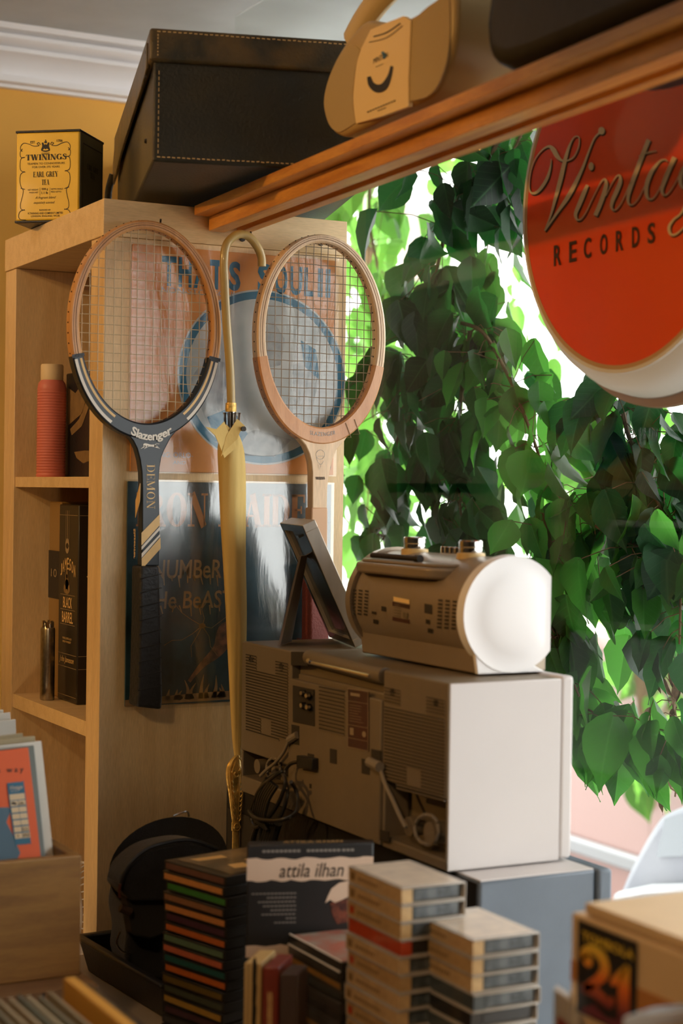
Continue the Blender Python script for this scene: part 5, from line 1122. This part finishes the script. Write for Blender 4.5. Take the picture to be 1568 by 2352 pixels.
for i, (cn, cc) in enumerate(cdcols):
    z1 = zt - i * pitch; z0 = z1 - .0104
    if z0 < ZK: break
    j = V(random.uniform(-.002, .002), random.uniform(-.002, .002), 0) if i else V(0, 0, 0); tw = Matrix.Rotation(random.uniform(-.03, .03) if i else 0, 3, 'Z')
    ce = (na + nb2) / 2 + ew / 2
    T = lambda a, b, z: ce + j + tw @ (ee * (a - .5) + ew * (b - .5)) + V(0, 0, z)
    r = thing('cd_case', '%s-spined cd case, %s from the top of the left stack' % (cn, ordn[i]) if i else 'cd case with brown cover lying on top of the left stack', 'cd case', tuple(T(.5, .5, z0)), group='cd cases in the left stack')
    MB().hexa([T(a, b, z0) for a, b in ((0, 0), (1, 0), (1, 1), (0, 1))], [T(a, b, z1) for a, b in ((0, 0), (1, 0), (1, 1), (0, 1))]).build('case', M['cdblack'], r, bevel=.0006)
    sm_ = mat('spine card ' + cn, cc, .45, coat=.5, var=.15, vscale=200)
    nrm = -ew.normalized() * .0005
    P = [T(.03, 0, z0 + .0018) + nrm, T(.97, 0, z0 + .0018) + nrm, T(.97, 0, z1 - .0022) + nrm, T(.03, 0, z1 - .0022) + nrm]
    MB().prism(P, -nrm * .8).build('spine_card', sm_, r)
    if i == 0:
        MB().prism([T(a, b, z1 + .0003) for a, b in ((.06, .1), (.94, .1), (.94, .95), (.06, .95))], (0, 0, .0002)).build('cover_art', M['cdart'], r)
        g_ = frame(T(.06, .1, z1 + .0005), T(.06, .95, 0) - T(.06, .1, 0), T(.94, .1, 0) - T(.06, .1, 0), (0, 0, 1), .0002)
        flat([[(.1, .1), (.5, .15), (.48, .3), (.12, .25)], [(.55, .5), (.95, .45), (.95, .6), (.6, .66)], [(.25, .6), (.45, .62), (.4, .85), (.2, .8)]], g_, MATS['gold ink'], r, 'cover_shapes')

# ------------------------------------------------------------------ boxed set with torn-paper band
M['coverblack'] = mat('black glossy cover', (.014, .013, .013), .5, coat=.1); M['papercream'] = mat('cream torn paper print', (.62, .47, .36), .5)
oA = at(564, 2200, d=1.80); uA = at(854, 2200, d=1.82) - oA; uA.z = 0; vA = V(0, 0, 1) * ((at(566, 1940, d=1.80) - oA).length); dA = FW.copy(); dA.z = 0; dA.normalize(); dA = dA * .012
at_ = thing('boxed_book', 'black boxed book with a torn cream title band behind the cassettes', 'book', tuple(oA + uA / 2))
MB().hexa([oA, oA + uA, oA + uA + dA, oA + dA], [oA + vA, oA + uA + vA, oA + uA + vA + dA * 1.6, oA + vA + dA * 1.6]).build('case', M['coverblack'], at_, bevel=.0015)
f = frame(oA, uA, vA, -dA, .0005)
def torn(y0, y1, n=26, a=.008):
    top = [(k / n, y1 + a * math.sin(k * 1.1) + random.uniform(-a, a) * .6) for k in range(n + 1)]; bot = [(k / n, y0 + a * math.sin(k * 1.4 + 1) + random.uniform(-a, a) * .6) for k in range(n + 1)]
    return [(bot[k], bot[k + 1], top[k + 1], top[k]) for k in range(n)]
flat(torn(.675, .875), f, M['papercream'], at_, 'torn_band'); flat(torn(.0, .105)[:26], f, M['papercream'], at_, 'torn_band')
f2 = lambda x, y: f(x, y) + (-dA.normalized()) * .0003
text_on('attila ilhan', f2, .255, .765, .705, .83, M['coverblack'], at_, shear=.25, bold=.004)
M['greytext'] = mat('grey small print', (.22, .20, .18), .6)
f3 = f2
for i, (a, b) in enumerate(((.04, .39), (.16, .39), (.09, .39), (.13, .39), (.19, .39), (.12, .39), (.31, .39), (.22, .39))):
    y = .56 - i * .037; flat([((a + k * .03, y), (min(a + k * .03 + .024, b), y), (min(a + k * .03 + .024, b), y + .011), (a + k * .03, y + .011)) for k in range(int((b - a) / .03) + 1)], f3, M['greytext'], at_, 'small_print')
flat([((a + k * .034, .93), (a + k * .034 + .026, .93), (a + k * .034 + .026, .952), (a + k * .034, .952)) for a, n_ in ((.12, 9), (.47, 8), (.75, 3)) for k in range(n_)], f3, M['greytext'], at_, 'small_print')
ph_ = [(.62, .47), (.66, .50), (.70, .47), (.80, .52), (.86, .56), (.86, .63), (.80, .665), (.73, .65), (.67, .60), (.64, .53)]
flat([ph_], f3, M['papercream'], at_, 'hat'); flat([[(.66, .47), (.80, .505), (.86, .53), (.84, .30), (.72, .28), (.68, .36)]], lambda x, y: f2(x, y), mat('brown portrait print', (.22, .06, .03), .5, c2=(.03, .01, .01), vscale=120), at_, 'portrait')
g_ = frame(oA + vA, uA, dA * 1.6, (0, 0, 1), .0004); text_on('ATTILA ILHAN', g_, .28, .75, .3, .75, M['goldink'], at_)

# books under it
def upright(label, pxl, pxr, py_top, d, depth, m, side=None, rot=.0, name='book', group=None):
    a = at(pxl, py_top, d=d); b = at(pxr, py_top, d=d); a.z = b.z = (a.z + b.z) / 2; w3 = b - a
    dd = V(math.sin(math.radians(27.6 + 14)), math.cos(math.radians(27.6 + 14)), 0) * depth
    lo_ = V(0, 0, ZK - a.z + .0005)
    r = thing(name, label, 'book', tuple(a + w3 / 2 + dd / 2 + lo_), group=group)
    MB().hexa([a + lo_, b + lo_, b + dd + lo_, a + dd + lo_], [a, b, b + dd, a + dd]).build('cover', m, r, bevel=.0012)
    return r, frame(a + lo_, w3, -lo_, -dd, .0005)
M['yellowspine'] = mat('cream yellow book', (.56, .38, .15), .5); M['redspine'] = mat('dark red book', (.20, .025, .012), .4, coat=.3); M['brownspine'] = mat('dark brown book', (.05, .028, .02), .45)
r, f = upright('cream book spine with black ornament below the boxed book', 561, 600, 2212, 1.66, .05, M['yellowspine'])
flat([q_ for i in range(8) for q_ in stroke2([(.55, .06 + i * .12, .05), (.68, .09 + i * .12, .10), (.52, .12 + i * .12, .07), (.6, .145 + i * .12, .03)], 4)] + stroke2([(.25, 0, .02), (.25, 1, .02)], 1), f, M['ink'], r, 'ornament')
r, f = upright('dark red book with gold letters standing right of the cream spine', 603, 640, 2222, 1.65, .05, M['redspine'])
for i in range(3): text_on('BURSA ROMAN'[i * 4:i * 4 + 3].strip() or 'II', f, .35, .65, .62 - i * .3, .86 - i * .3, M['goldink'], r, bold=.03)
r, f = upright('dark brown book standing between the red book and the cd pile', 643, 684, 2238, 1.63, .035, M['brownspine'])

# ------------------------------------------------------------------ dark cd pile
MX = 0
def case_stack(x0, x1, y0, y1, ztop, n, pitch_, maker):
    for i in range(n):
        z1 = ztop - i * pitch_; z0 = z1 - pitch_ * .96
        if z0 < ZK + .0002: z0 = ZK + .0002
        if z1 < ZK + .004: break
        jx, jy = (random.uniform(-.0018, .0018), random.uniform(-.0018, .0018)) if i else (0, 0)
        maker(i, x0 + jx, x1 + jx, y0 + jy, y1 + jy, z0, z1)
darkc = [('black', (.03, .03, .03)), ('charcoal', (.045, .045, .04)), ('amber', (.35, .18, .04)), ('slate', (.04, .05, .05)), ('smoky', (.05, .045, .04))]
def mk_dark(i, x0, x1, y0, y1, z0, z1):
    r = thing('cd_case', 'clear-topped cd case with red floral cover on the dark pile' if i == 0 else '%s dark cd case, %s from the top of the middle pile' % (darkc[i % 5][0], ordn[i]), 'cd case', ((x0 + x1) / 2, (y0 + y1) / 2, z0), group='dark cd cases in the middle pile')
    MB().box(x0, x1, y0, y1, z0, z1 - (.0012 if i == 0 else 0)).build('case', M['cdblack'], r, bevel=.0008)
    MB().box(x0 - .0004, x0, y0 + .004, y1 - .004, z0 + .002, z1 - .0025).build('spine_card', mat('dark spine', darkc[i % 5][1], .4, coat=.6, var=.4, vscale=300), r)
    if i == 0:
        MB().box(x0 + .003, x1 - .003, y0 + .003, y1 - .003, z1 - .0011, z1 - .0006).build('cover_art', mat('grey cover with red blooms', (.36, .34, .28), .4, c2=(.45, .10, .06), vscale=45, coat=.6), r)
    if i in (0, 1): MB().tube([V(x0 + .0, y0, z1), V(x0, y1, z1)], .0009, 6).build('case_edge', M['white'], r)
case_stack(.785, .872, 1.489, 1.605, -.464, 16, .0104, mk_dark)

# ------------------------------------------------------------------ cassettes
M['casshell'] = mat('frosted cassette case', (.66, .60, .52), .25, coat=.6, var=.12, vscale=60, trans=.25)
M['jcard'] = mat('tan card', (.55, .36, .17), .5, var=.18, vscale=90)
labcols = {'cream': (.60, .40, .19), 'tan': (.52, .33, .14), 'red': (.50, .05, .012), 'grey': (.06, .075, .08), 'black': (.015, .015, .016)}
for k_, c_ in labcols.items(): M['lab_' + k_] = mat(k_ + ' cassette spine card', c_, .4, coat=.5, var=.22, vscale=160)
M['winddark'] = mat('dark cassette body', (.03, .04, .045), .3, coat=.4, c2=(.12, .14, .15), vscale=110)
def mk_cass(kinds, pile, group):
    def mk(i, x0, x1, y0, y1, z0, z1):
        kd = kinds[i % len(kinds)]
        r = thing('cassette', '%s cassette in a clear case, %s from the top of the %s' % (kd, ordn[i], pile), 'cassette', ((x0 + x1) / 2, (y0 + y1) / 2, z0), group=group)
        t = .0011
        # frosted shell as two halves round the card and the tape
        MB().box(x0, x1, y0, y1, z0, z0 + t).box(x0, x1, y0, y1, z1 - t, z1).box(x1 - t, x1, y0, y1, z0, z1).box(x0, x1, y1 - t, y1, z0, z1).build('case', M['casshell'], r, bevel=.0004)
        MB().box(x0 + .0004, x0 + .012, y0 + .001, y1 - .0014, z0 + t + .0003, z1 - t - .0003).build('spine_card', M['lab_' + kd], r)
        MB().box(x0 + .0135, x1 - .006, y0 + .003, y1 - .003, z0 + t + .001, z1 - t - .001).build('tape', M['lab_black'] if kd in ('red', 'black') else M['winddark'], r, bevel=.001)
        f_ = frame((x0 + .0002, y1, z0), (0, -(y1 - y0), 0), (0, 0, z1 - z0), (-1, 0, 0), .0004)
        if kd in ('cream', 'tan'):
            flat([((.05, .28), (.13, .28), (.13, .74), (.05, .74))], f_, M['lab_red'] if i % 3 == 2 else M['leafprint'], r, 'corner_mark')
            flat([((.2 + k * .045, .40), (.232 + k * .045, .40), (.232 + k * .045, .58), (.2 + k * .045, .58)) for k in range(8 + i % 4)], f_, M['leafprint'], r, 'spine_print')
        if i == 0:
            MB().box(x0 + .004, x1 - .004, y0 + .005, y1 - .004, z1, z1 + .0003).build('cover_card', mat('pale cover card', (.66, .55, .42), .35, coat=.4, c2=(.5, .42, .34), vscale=60), r)
        return r
    return mk
mkA = mk_cass(['cream', 'cream', 'tan', 'red', 'cream', 'tan', 'cream', 'cream', 'tan', 'cream'], 'taller cassette pile', 'cassettes in the taller pile')
mkB = mk_cass(['cream', 'tan', 'cream', 'grey', 'black', 'grey', 'grey', 'black'], 'shorter cassette pile', 'cassettes in the shorter pile')
case_stack(.79, .860, 1.379, 1.486, -.369, 16, .0165, mkA)
case_stack(.823, .895, 1.306, 1.412, -.4035, 14, .0165, mkB)

# ------------------------------------------------------------------ card box with number 21 label
M['card'] = mat('cream cardboard', (.70, .50, .27), .6, var=.08, vscale=20); M['stripe'] = mat('orange brown stripe', (.45, .19, .05), .55)
XT = .80; p = at(1312, 2095, X=XT); bz = p.z
bx_ = thing('game_box', 'cream cardboard box with a black number 21 label at bottom right', 'box', (XT + .09, .95, ZK))
MB().box(XT, XT + .16, .72, p.y, ZK + .0003, bz).build('body', M['card'], bx_, bevel=.002)
MB().hexa([V(XT + .004, .72, bz + .001), V(XT + .15, .72, bz + .001), V(XT + .15, p.y - .012, bz + .001), V(XT + .004, p.y - .012, bz + .001)],
          [V(XT + .004, .72, bz + .010), V(XT + .15, .72, bz + .010), V(XT + .15, p.y - .012, bz + .010), V(XT + .004, p.y - .012, bz + .010)]).build('lid_flap', M['card'], bx_, bevel=.0015)
MB().box(XT - .0006, XT, .72, p.y - .001, at(1465, 2318, X=XT).z, at(1465, 2268, X=XT).z).build('stripe', M['stripe'], bx_)
lA = at(1326, 2322, X=XT); lB = at(1463, 2385, X=XT); lC = at(1326, 2110, X=XT); lA.z = lB.z = min(lA.z, lB.z)
f = frame(lA, lB - lA, V(0, 0, lC.z - lA.z), (-1, 0, 0), .0010)
flat([((0, 0), (1, 0), (1, 1), (0, 1))], f, M['coverblack'], bx_, 'label'); fz = lambda e: (lambda x, y: f(x, y) + V(-e, 0, 0))
M['labyellow'] = mat('label yellow', (.70, .48, .05), .5); M['laborange'] = mat('label orange', (.75, .22, .02), .5); M['labred'] = mat('label maroon', (.16, .03, .04), .5)
M['grad21'] = mat('yellow to red print', (.75, .40, .03), .5)
nt = M['grad21'].node_tree; N_ = nt.nodes; tc = N_.new('ShaderNodeTexCoord'); sp = N_.new('ShaderNodeSeparateXYZ'); mr = N_.new('ShaderNodeMapRange'); cr = N_.new('ShaderNodeValToRGB')
nt.links.new(tc.outputs['Generated'], sp.inputs[0]); nt.links.new(sp.outputs[2], cr.inputs[0]); e = cr.color_ramp.elements; e[0].color = (.14, .02, .03, 1); e[0].position = .1; e[1].color = (.75, .5, .05, 1); e[1].position = .95
e2 = cr.color_ramp.elements.new(.5); e2.color = (.75, .16, .02, 1); nt.links.new(cr.outputs[0], N_['Principled BSDF'].inputs['Base Color'])
text_on('TOMBOLA', fz(.0003), .08, .95, .80, .90, M['labyellow'], bx_, bold=.03)
flat(stroke2([(.12, .58, .03), (.12, .66, .06), (.25, .74, .05), (.42, .70, .075), (.48, .58, .08), (.38, .45, .06), (.22, .34, .05), (.14, .27, .04)], 6) + stroke2([(.10, .28, .05), (.3, .30, .07), (.55, .24, .06), (.62, .32, .03)], 6) + [disc2(.18, .60, .09, .07)]
     + stroke2([(.86, .72, .03), (.80, .5, .09), (.80, .12, .10)], 4) + stroke2([(.84, .72, .02), (.66, .52, .05), (.58, .46, .02)], 4), fz(.0004), M['grad21'], bx_, 'number')
flat([[(.08, .05), (.3, .16), (.5, .08), (.8, .12), (.9, .03), (.1, .02)]], fz(.0003), M['labred'], bx_, 'scroll')
# cassettes near the box
c1o = thing('cassette', 'clear-cased cassette with reddish card standing beside the cream box', 'cassette', tuple(at(1295, 2352, d=1.35)))
c1o.location.z = ZK
a = at(1272, 2272, d=1.36); b = at(1312, 2290, d=1.33)
w3 = b - a; w3.z = 0; d3 = V(math.sin(math.radians(40)), math.cos(math.radians(40)), 0) * .016
MB().hexa([V(a.x, a.y, ZK + .0005), V(a.x, a.y, ZK + .0005) + w3, V(a.x, a.y, ZK + .0005) + w3 + d3, V(a.x, a.y, ZK + .0005) + d3], [V(a.x, a.y, a.z), V(a.x, a.y, a.z) + w3, V(a.x, a.y, a.z) + w3 + d3, V(a.x, a.y, a.z) + d3]).build('case', M['casshell'], c1o, bevel=.001)
f = frame(V(a.x, a.y, ZK), w3, V(0, 0, a.z - ZK), (-d3), .0006); flat([((.2, 0), (.9, 0), (.9, .92), (.2, .92))], f, M['redspine'], c1o, 'card')
# pale case in the bottom right corner
a = at(1440, 2345, Z=-.40)
c2o = thing('cd_case', 'pale clear cd case lying closest to us at the bottom right corner', 'cd case', (.70, .72, -.42))
P = [at(1430, 2335, Z=-.355), at(1500, 2312, Z=-.355), at(1700, 2290, Z=-.355), at(1620, 2480, Z=-.355), ]
P[3] = P[0] + (P[2] - P[1])
MB().prism(P, (0, 0, -.010)).build('case', M['casshell'], c2o, bevel=.001)
MB().prism([P[0] + V(.004, .0, .0004), P[1] + V(.0, -.003, .0004), P[2] + V(-.003, 0, .0004), P[3] + V(0, .003, .0004)], (0, 0, .0002)).build('cover_card', mat('grey print card', (.22, .23, .24), .4, c2=(.06, .06, .06), vscale=50), c2o)
su_ = MB().prism([p_ + V(0, 0, -.0105) for p_ in P], (0, 0, ZK + .0305 + .355 - .02 - .0)).build('paper_stack', M['card']) if False else MB().prism([p_ + V(0, 0, -.0105) for p_ in P], (0, 0, -.2640)).build('card_box', M['card'])
tag(su_, 'plain cardboard box under the pale cd case in the bottom right corner', 'box')

# ------------------------------------------------------------------ crate of records on the left
yC = 1.763; zc1, zc0 = -.397, -.527
crt = thing('record_crate', 'brown plywood crate holding records in plastic sleeves at the left edge', 'crate', (.44, 1.93, zc0))
MB().box(.27, .611, yC, yC + .012, zc0, zc1).build('front_board', M['crate'], crt, bevel=.0015)
MB().box(.599, .611, yC + .0122, 2.10, zc0, zc1).build('side_board', M['crate'], crt, bevel=.0015)
MB().box(.27, .282, yC + .0122, 2.10, zc0, zc1).build('side_board', M['crate'], crt, bevel=.0015)
MB().box(.282, .5988, 2.088, 2.10, zc0, zc1).build('back_board', M['crate'], crt, bevel=.0015)
MB().box(.282, .5988, yC + .0122, 2.0878, zc0, zc0 + .006).build('floor_board', M['crate'], crt)
cbn = MB().box(.10, .616, 1.72, 2.12, ZF, zc0 - .0005).build('cabinet', M['cab']); tag(cbn, 'brown wooden cabinet carrying the record crate', 'cabinet')
MB().box(.555, .557, 1.7195, 1.7205, ZF, zc0 - .001).build('door_gap', M['ink'], cbn)
M['plastic'] = glass('milky plastic sleeve', (.80, .78, .74), .12, .15)
M['plasticgrey'] = mat('grey edged sleeve', (.13, .15, .13), .4, coat=.4); M['sleevecream'] = mat('aged cream sleeve', (.40, .32, .18), .6, var=.1, vscale=10)
M['sleevewhite'] = mat('white paper sleeve', (.70, .66, .58), .6, var=.05, vscale=10); M['recordorange'] = mat('orange record cover', (.72, .10, .012), .5, var=.05, vscale=12); M['recordblue'] = mat('slate blue print', (.06, .12, .17), .5)
M['labelblue'] = mat('blue price label', (.02, .12, .20), .5); M['labelcream'] = mat('cream label field', (.62, .46, .28), .5)
tilt = math.radians(9)
def rec(label, yb, pb, pt_, m, lean=.035, name='record_sleeve'):
    """record standing in the crate; pb / pt_ = its right edge at crate-rim height and at its top corner"""
    q1 = at(*pb, Y=yb + .012); q2 = at(*pt_, Y=yb + .012 + lean); k = (zc0 + .007 - q1.z) / (q2.z - q1.z)
    b = q1 + (q2 - q1) * k; a = b - V(.30, 0, 0); a.x = max(a.x, .286); w_ = .30
    tr_ = q2; tl_ = a + (q2 - b) * .93
    r = thing(name, label, 'record', ((a.x + b.x) / 2, yb, a.z), group='records in the plywood crate')
    MB().prism([a, b, tr_, tl_], (0, .0025, 0)).build('sleeve', m, r, bevel=.0006)
    return r, a, b, tr_, tl_
yR = yC + .022
r, a, b, tr_, tl_ = rec('orange record with slate blue print and blue price label, front of the crate', yR, (95, 1975), (65, 1717), M['recordorange'])
fq = lambda x, y: a + (b - a) * x + (tl_ - a) * y + ((tr_ - tl_) - (b - a)) * x * y + V(0, -.0006, 0)
def onr(x, y, e=.0006):
    """on the front record's face at a photo pixel"""
    n = (b - a).cross(tl_ - a).normalized(); d = at(x, y, d=1.0); t = a.dot(n) / d.dot(n); p_ = d * t
    return p_ + (n if n.y < 0 else -n) * e
O4 = lambda x, y, e=.0006: onr(x * .1701, 1600 + y * .1701, e)
flat([[(-200, 1500), (120, 1495), (145, 1545), (85, 1695), (175, 1870), (230, 2010), (275, 2110), (225, 2215), (-200, 2300)]], lambda x, y: O4(x, y, .0005), M['recordblue'], r, 'blue_print')
vs, fs = text_polys('this way', 0, 0, 1.5); bx = max(v[0] for v in vs); by = max(v[1] for v in vs)
MB().add([O4(-230 + 545 * x / bx, (1040 - 25 * x / bx) - 75 * y / by, .0008) for x, y in vs], fs).build('lettering', M['ink'], r, smooth=False)
lab = catmull([(95, 1190), (110, 1168), (290, 1152), (318, 1170), (365, 1560), (412, 1960), (395, 1985), (225, 2003), (198, 1985), (140, 1580), (95, 1190)], 3)[:-1]
flat([lab], lambda x, y: O4(x, y, .0011), M['labelblue'], r, 'price_label')
cells = [((118, 1325), (325, 1305), (333, 1382), (128, 1405))]
for i in range(6):
    t0 = i; x0, y0 = 133 + i * 12.0, 1415 + i * 87.5
    cells += [((x0, y0), (x0 + 100, y0 - 10), (x0 + 110, y0 + 60), (x0 + 9, y0 + 70)), ((x0 + 106, y0 - 11), (x0 + 203, y0 - 21), (x0 + 212, y0 + 50), (x0 + 116, y0 + 59))]
flat(cells, lambda x, y: O4(x, y, .0014), M['labelcream'], r, 'label_fields')
def wr_(s, x0, y0, x1, sz, m_=None, sh_=0.0):
    vs, fs = text_polys(s, 0, sh_, 1.0); bx = max(v[0] for v in vs); by = max(v[1] for v in vs)
    MB().add([O4(x0 + (x1 - x0) * x / bx, y0 - (x1 - x0) * .1 * x / bx - sz * y / by, .0018) for x, y in vs], fs).build('handwriting', m_ or M['ink'], r, smooth=False)
wr_('200,-', 245, 1468, 335, 42); wr_('0222', 288, 1815, 378, 42); wr_('0920', 308, 1900, 392, 46); wr_('x', 225, 1900, 250, 34); wr_('Vintage', 115, 1262, 300, 52, M['papercream'], .35); wr_('RECORDS', 138, 1290, 245, 13, M['papercream'])
flat(stroke2([(150, 1452, 14), (175, 1440, 16), (200, 1450, 14), (215, 1440, 8)], 5), lambda x, y: O4(x, y, .0018), M['ink'], r, 'scribble')
sl = [('grey-edged plastic sleeve just behind the orange record', (104, 1970), (78, 1712), 'plasticgrey'), ('white inner sleeve leaning behind the orange record', (121, 1950), (95, 1702), 'sleevewhite'),
      ('cream sleeve second from the front behind the orange record', (112, 1945), (80, 1690), 'sleevecream'), ('cream sleeve third from the front behind the orange record', (95, 1940), (52, 1684), 'sleevecream')]
for i, (lb_, pb_, pt2, mm) in enumerate(sl): rec(lb_, yR + .012 + i * .014, pb_, pt2, M[mm], lean=.037)
for i, (xt_, yt_) in enumerate(((36, 1652), (24, 1636), (8, 1630))):
    lb_ = ['white paper sleeve standing at the back of the crate, lowest of three', 'white paper sleeve standing at the back of the crate, middle of three', 'white paper sleeve standing at the back of the crate, tallest of three'][i]
    rec(lb_, 2.02 + i * .012, (xt_ + 6, yt_ + 200), (xt_, yt_), M['sleevewhite'], lean=.004)
# white fan guard in the bookcase's lowest visible cell
fg = MB(); c = V(.80, 2.38, -.610)
for k in range(30):
    a_ = 2 * PI * k / 30; d_ = V(0, math.cos(a_), math.sin(a_)); fg.tube([c + d_ * .015, c + d_ * .05 + V(.008, 0, 0), c + d_ * .062 + V(.03, 0, 0)], .0011, 5)
for rr, xo in ((.015, 0), (.05, .008), (.062, .03)): fg.tube([c + V(xo, rr * math.cos(t), rr * math.sin(t)) for t in [k * PI / 12 for k in range(25)]], .0022, 6, cap=False)
fan = thing('fan', 'white wire fan guard behind the crate, on the bookcase lower shelf', 'fan', (.84, 2.38, -.68))
MB().tube([V(.85, 2.38, -.6797), V(.85, 2.38, -.6)], .008, 10).lathe([(.035, -.6798), (.035, -.675), (.02, -.668)], (.85, 2.38, 0), 20).build('stand', M['white_plaster'], fan); fg.build('guard', M['white_plaster'], fan)

# ------------------------------------------------------------------ record bin at the bottom left
bin_ = thing('record_bin', 'wooden bin holding a row of record sleeves in the bottom left corner', 'crate', (.50, 1.2, -.74))
zq = -.432
MB().box(.36, .372, .80, 1.44, -.76, -.52).build('side_board', M['cab'], bin_); MB().box(.605, .617, .80, 1.44, -.76, -.52).build('side_board', M['cab'], bin_); MB().box(.3722, .6048, 1.428, 1.44, -.76, -.52).build('end_board', M['cab'], bin_); MB().box(.3722, .6048, .80, 1.4278, -.76, -.75).build('floor_board', M['cab'], bin_)
MB().box(.38, .60, .85, 1.40, ZF, -.761).build('stand', M['cab'], bin_)
gr = [(.30, .25, .16), (.18, .17, .12), (.36, .31, .21), (.12, .13, .10), (.32, .26, .17)]
for k_, c_ in enumerate(gr): M['sl%d' % k_] = mat('aged paper sleeve', c_, .6, var=.2, vscale=30)
xo = at(150, 2245, Z=zq)
for i in range(12):
    x = xo.x - .0095 * (i + 1) - .004; ye = xo.y - .004 - random.uniform(0, .02); zt_ = zq - .004 - random.uniform(0, .008)
    if x < .374: break
    o_ = MB().hexa([V(x, ye - .315, -.749), V(x + .003, ye - .315, -.749), V(x + .003, ye, -.749), V(x, ye, -.749)], [V(x - .006, ye - .315, zt_), V(x - .003, ye - .315, zt_), V(x - .003, ye, zt_), V(x - .006, ye, zt_)]).build('record_sleeve', M['sl%d' % (i % 5)])
    tag(o_, 'worn grey-green record sleeve, %s to the left of the orange divider' % ordn[i].replace('topmost', 'first'), 'record', 'sleeves in the record bin')
o_ = MB().box(xo.x - .002, xo.x + .009, xo.y - .32, xo.y, -.749, zq).build('divider', mat('orange card divider', (.52, .26, .04), .6), bevel=.001); tag(o_, 'thick orange card divider standing in the record bin', 'divider')
o_ = MB().box(xo.x + .013, xo.x + .020, xo.y - .33, xo.y - .012, -.749, zq - .004).build('record_sleeve', M['cdblack'], bevel=.001); tag(o_, 'black record sleeve directly right of the orange divider', 'record')

# ------------------------------------------------------------------ small details hang under the part they sit on
NEST = {'leather_case': (('stitching', 'body'), ('rivet', 'side_flap')), 'tea_tin': (('lettering', 'body'), ('crest', 'body'), ('scroll_border', 'body'), ('border', 'side_wall')),
        'portable_radio': (('display_window', 'centre_plate'), ('display_trim', 'centre_plate'), ('lettering', 'centre_plate'), ('logo', 'centre_plate'), ('small_print', 'centre_plate'), ('button_gap', 'centre_plate'), ('screw', 'body')),
        'round_sign': (('script_lettering', 'face'), ('script_shadow', 'face'), ('lettering', 'face')), 'stereo': (('label_print', 'rating_label'), ('screw_wells', 'speaker_cabinet')),
        'record_cover': (('ring', 'card'), ('lettering', 'card'), ('label_mark', 'card'), ('figure_shapes', 'card'), ('flames', 'card'), ('spark', 'card'), ('smudge', 'card'), ('drips', 'card'), ('tower_block', 'card')),
        'tennis_racket': (('string_holes', 'head_frame'), ('laminate_line', 'head_frame'), ('wrap_seam', 'grip'), ('band', 'shaft'), ('leaping_cat_mark', 'shaft'), ('gold_stripe', 'lower_frame'), ('cream_stripe', 'lower_frame'), ('portrait_sketch', 'shaft'), ('signature_mark', 'shaft')),
        'whisky_carton': (('lettering', 'body'), ('label_lines', 'body'), ('barrel_crest', 'body')), 'boxed_book': (('lettering', 'case'), ('small_print', 'case'), ('portrait', 'case'), ('hat', 'case'), ('torn_band', 'case')),
        'game_box': (('lettering', 'label'), ('number', 'label'), ('scroll', 'label')), 'cd_radio': (('label_print', 'rating_label'), ('sticker', 'body')), 'record_sleeve': (('label_fields', 'price_label'), ('handwriting', 'price_label'), ('scribble', 'price_label')),
        'picture_frame': (('hanger', 'back_board'),), 'camera_pouch': (('zip_pull', 'zip'), ('buckle_wire', 'side_pocket')), 'umbrella': (('snap_button', 'cloth_flap'),)}
base = lambda n: n.split('.')[0]
bpy.context.view_layer.update()
for root in [o for o in sc.objects if o.parent is None and base(o.name) in NEST]:
    kids = list(root.children)
    for cn_, pn_ in NEST[base(root.name)]:
        ps_ = [k for k in kids if base(k.name) == pn_]
        if not ps_: continue
        for k in kids:
            if base(k.name) == cn_ and not k.children: k.parent = ps_[0]
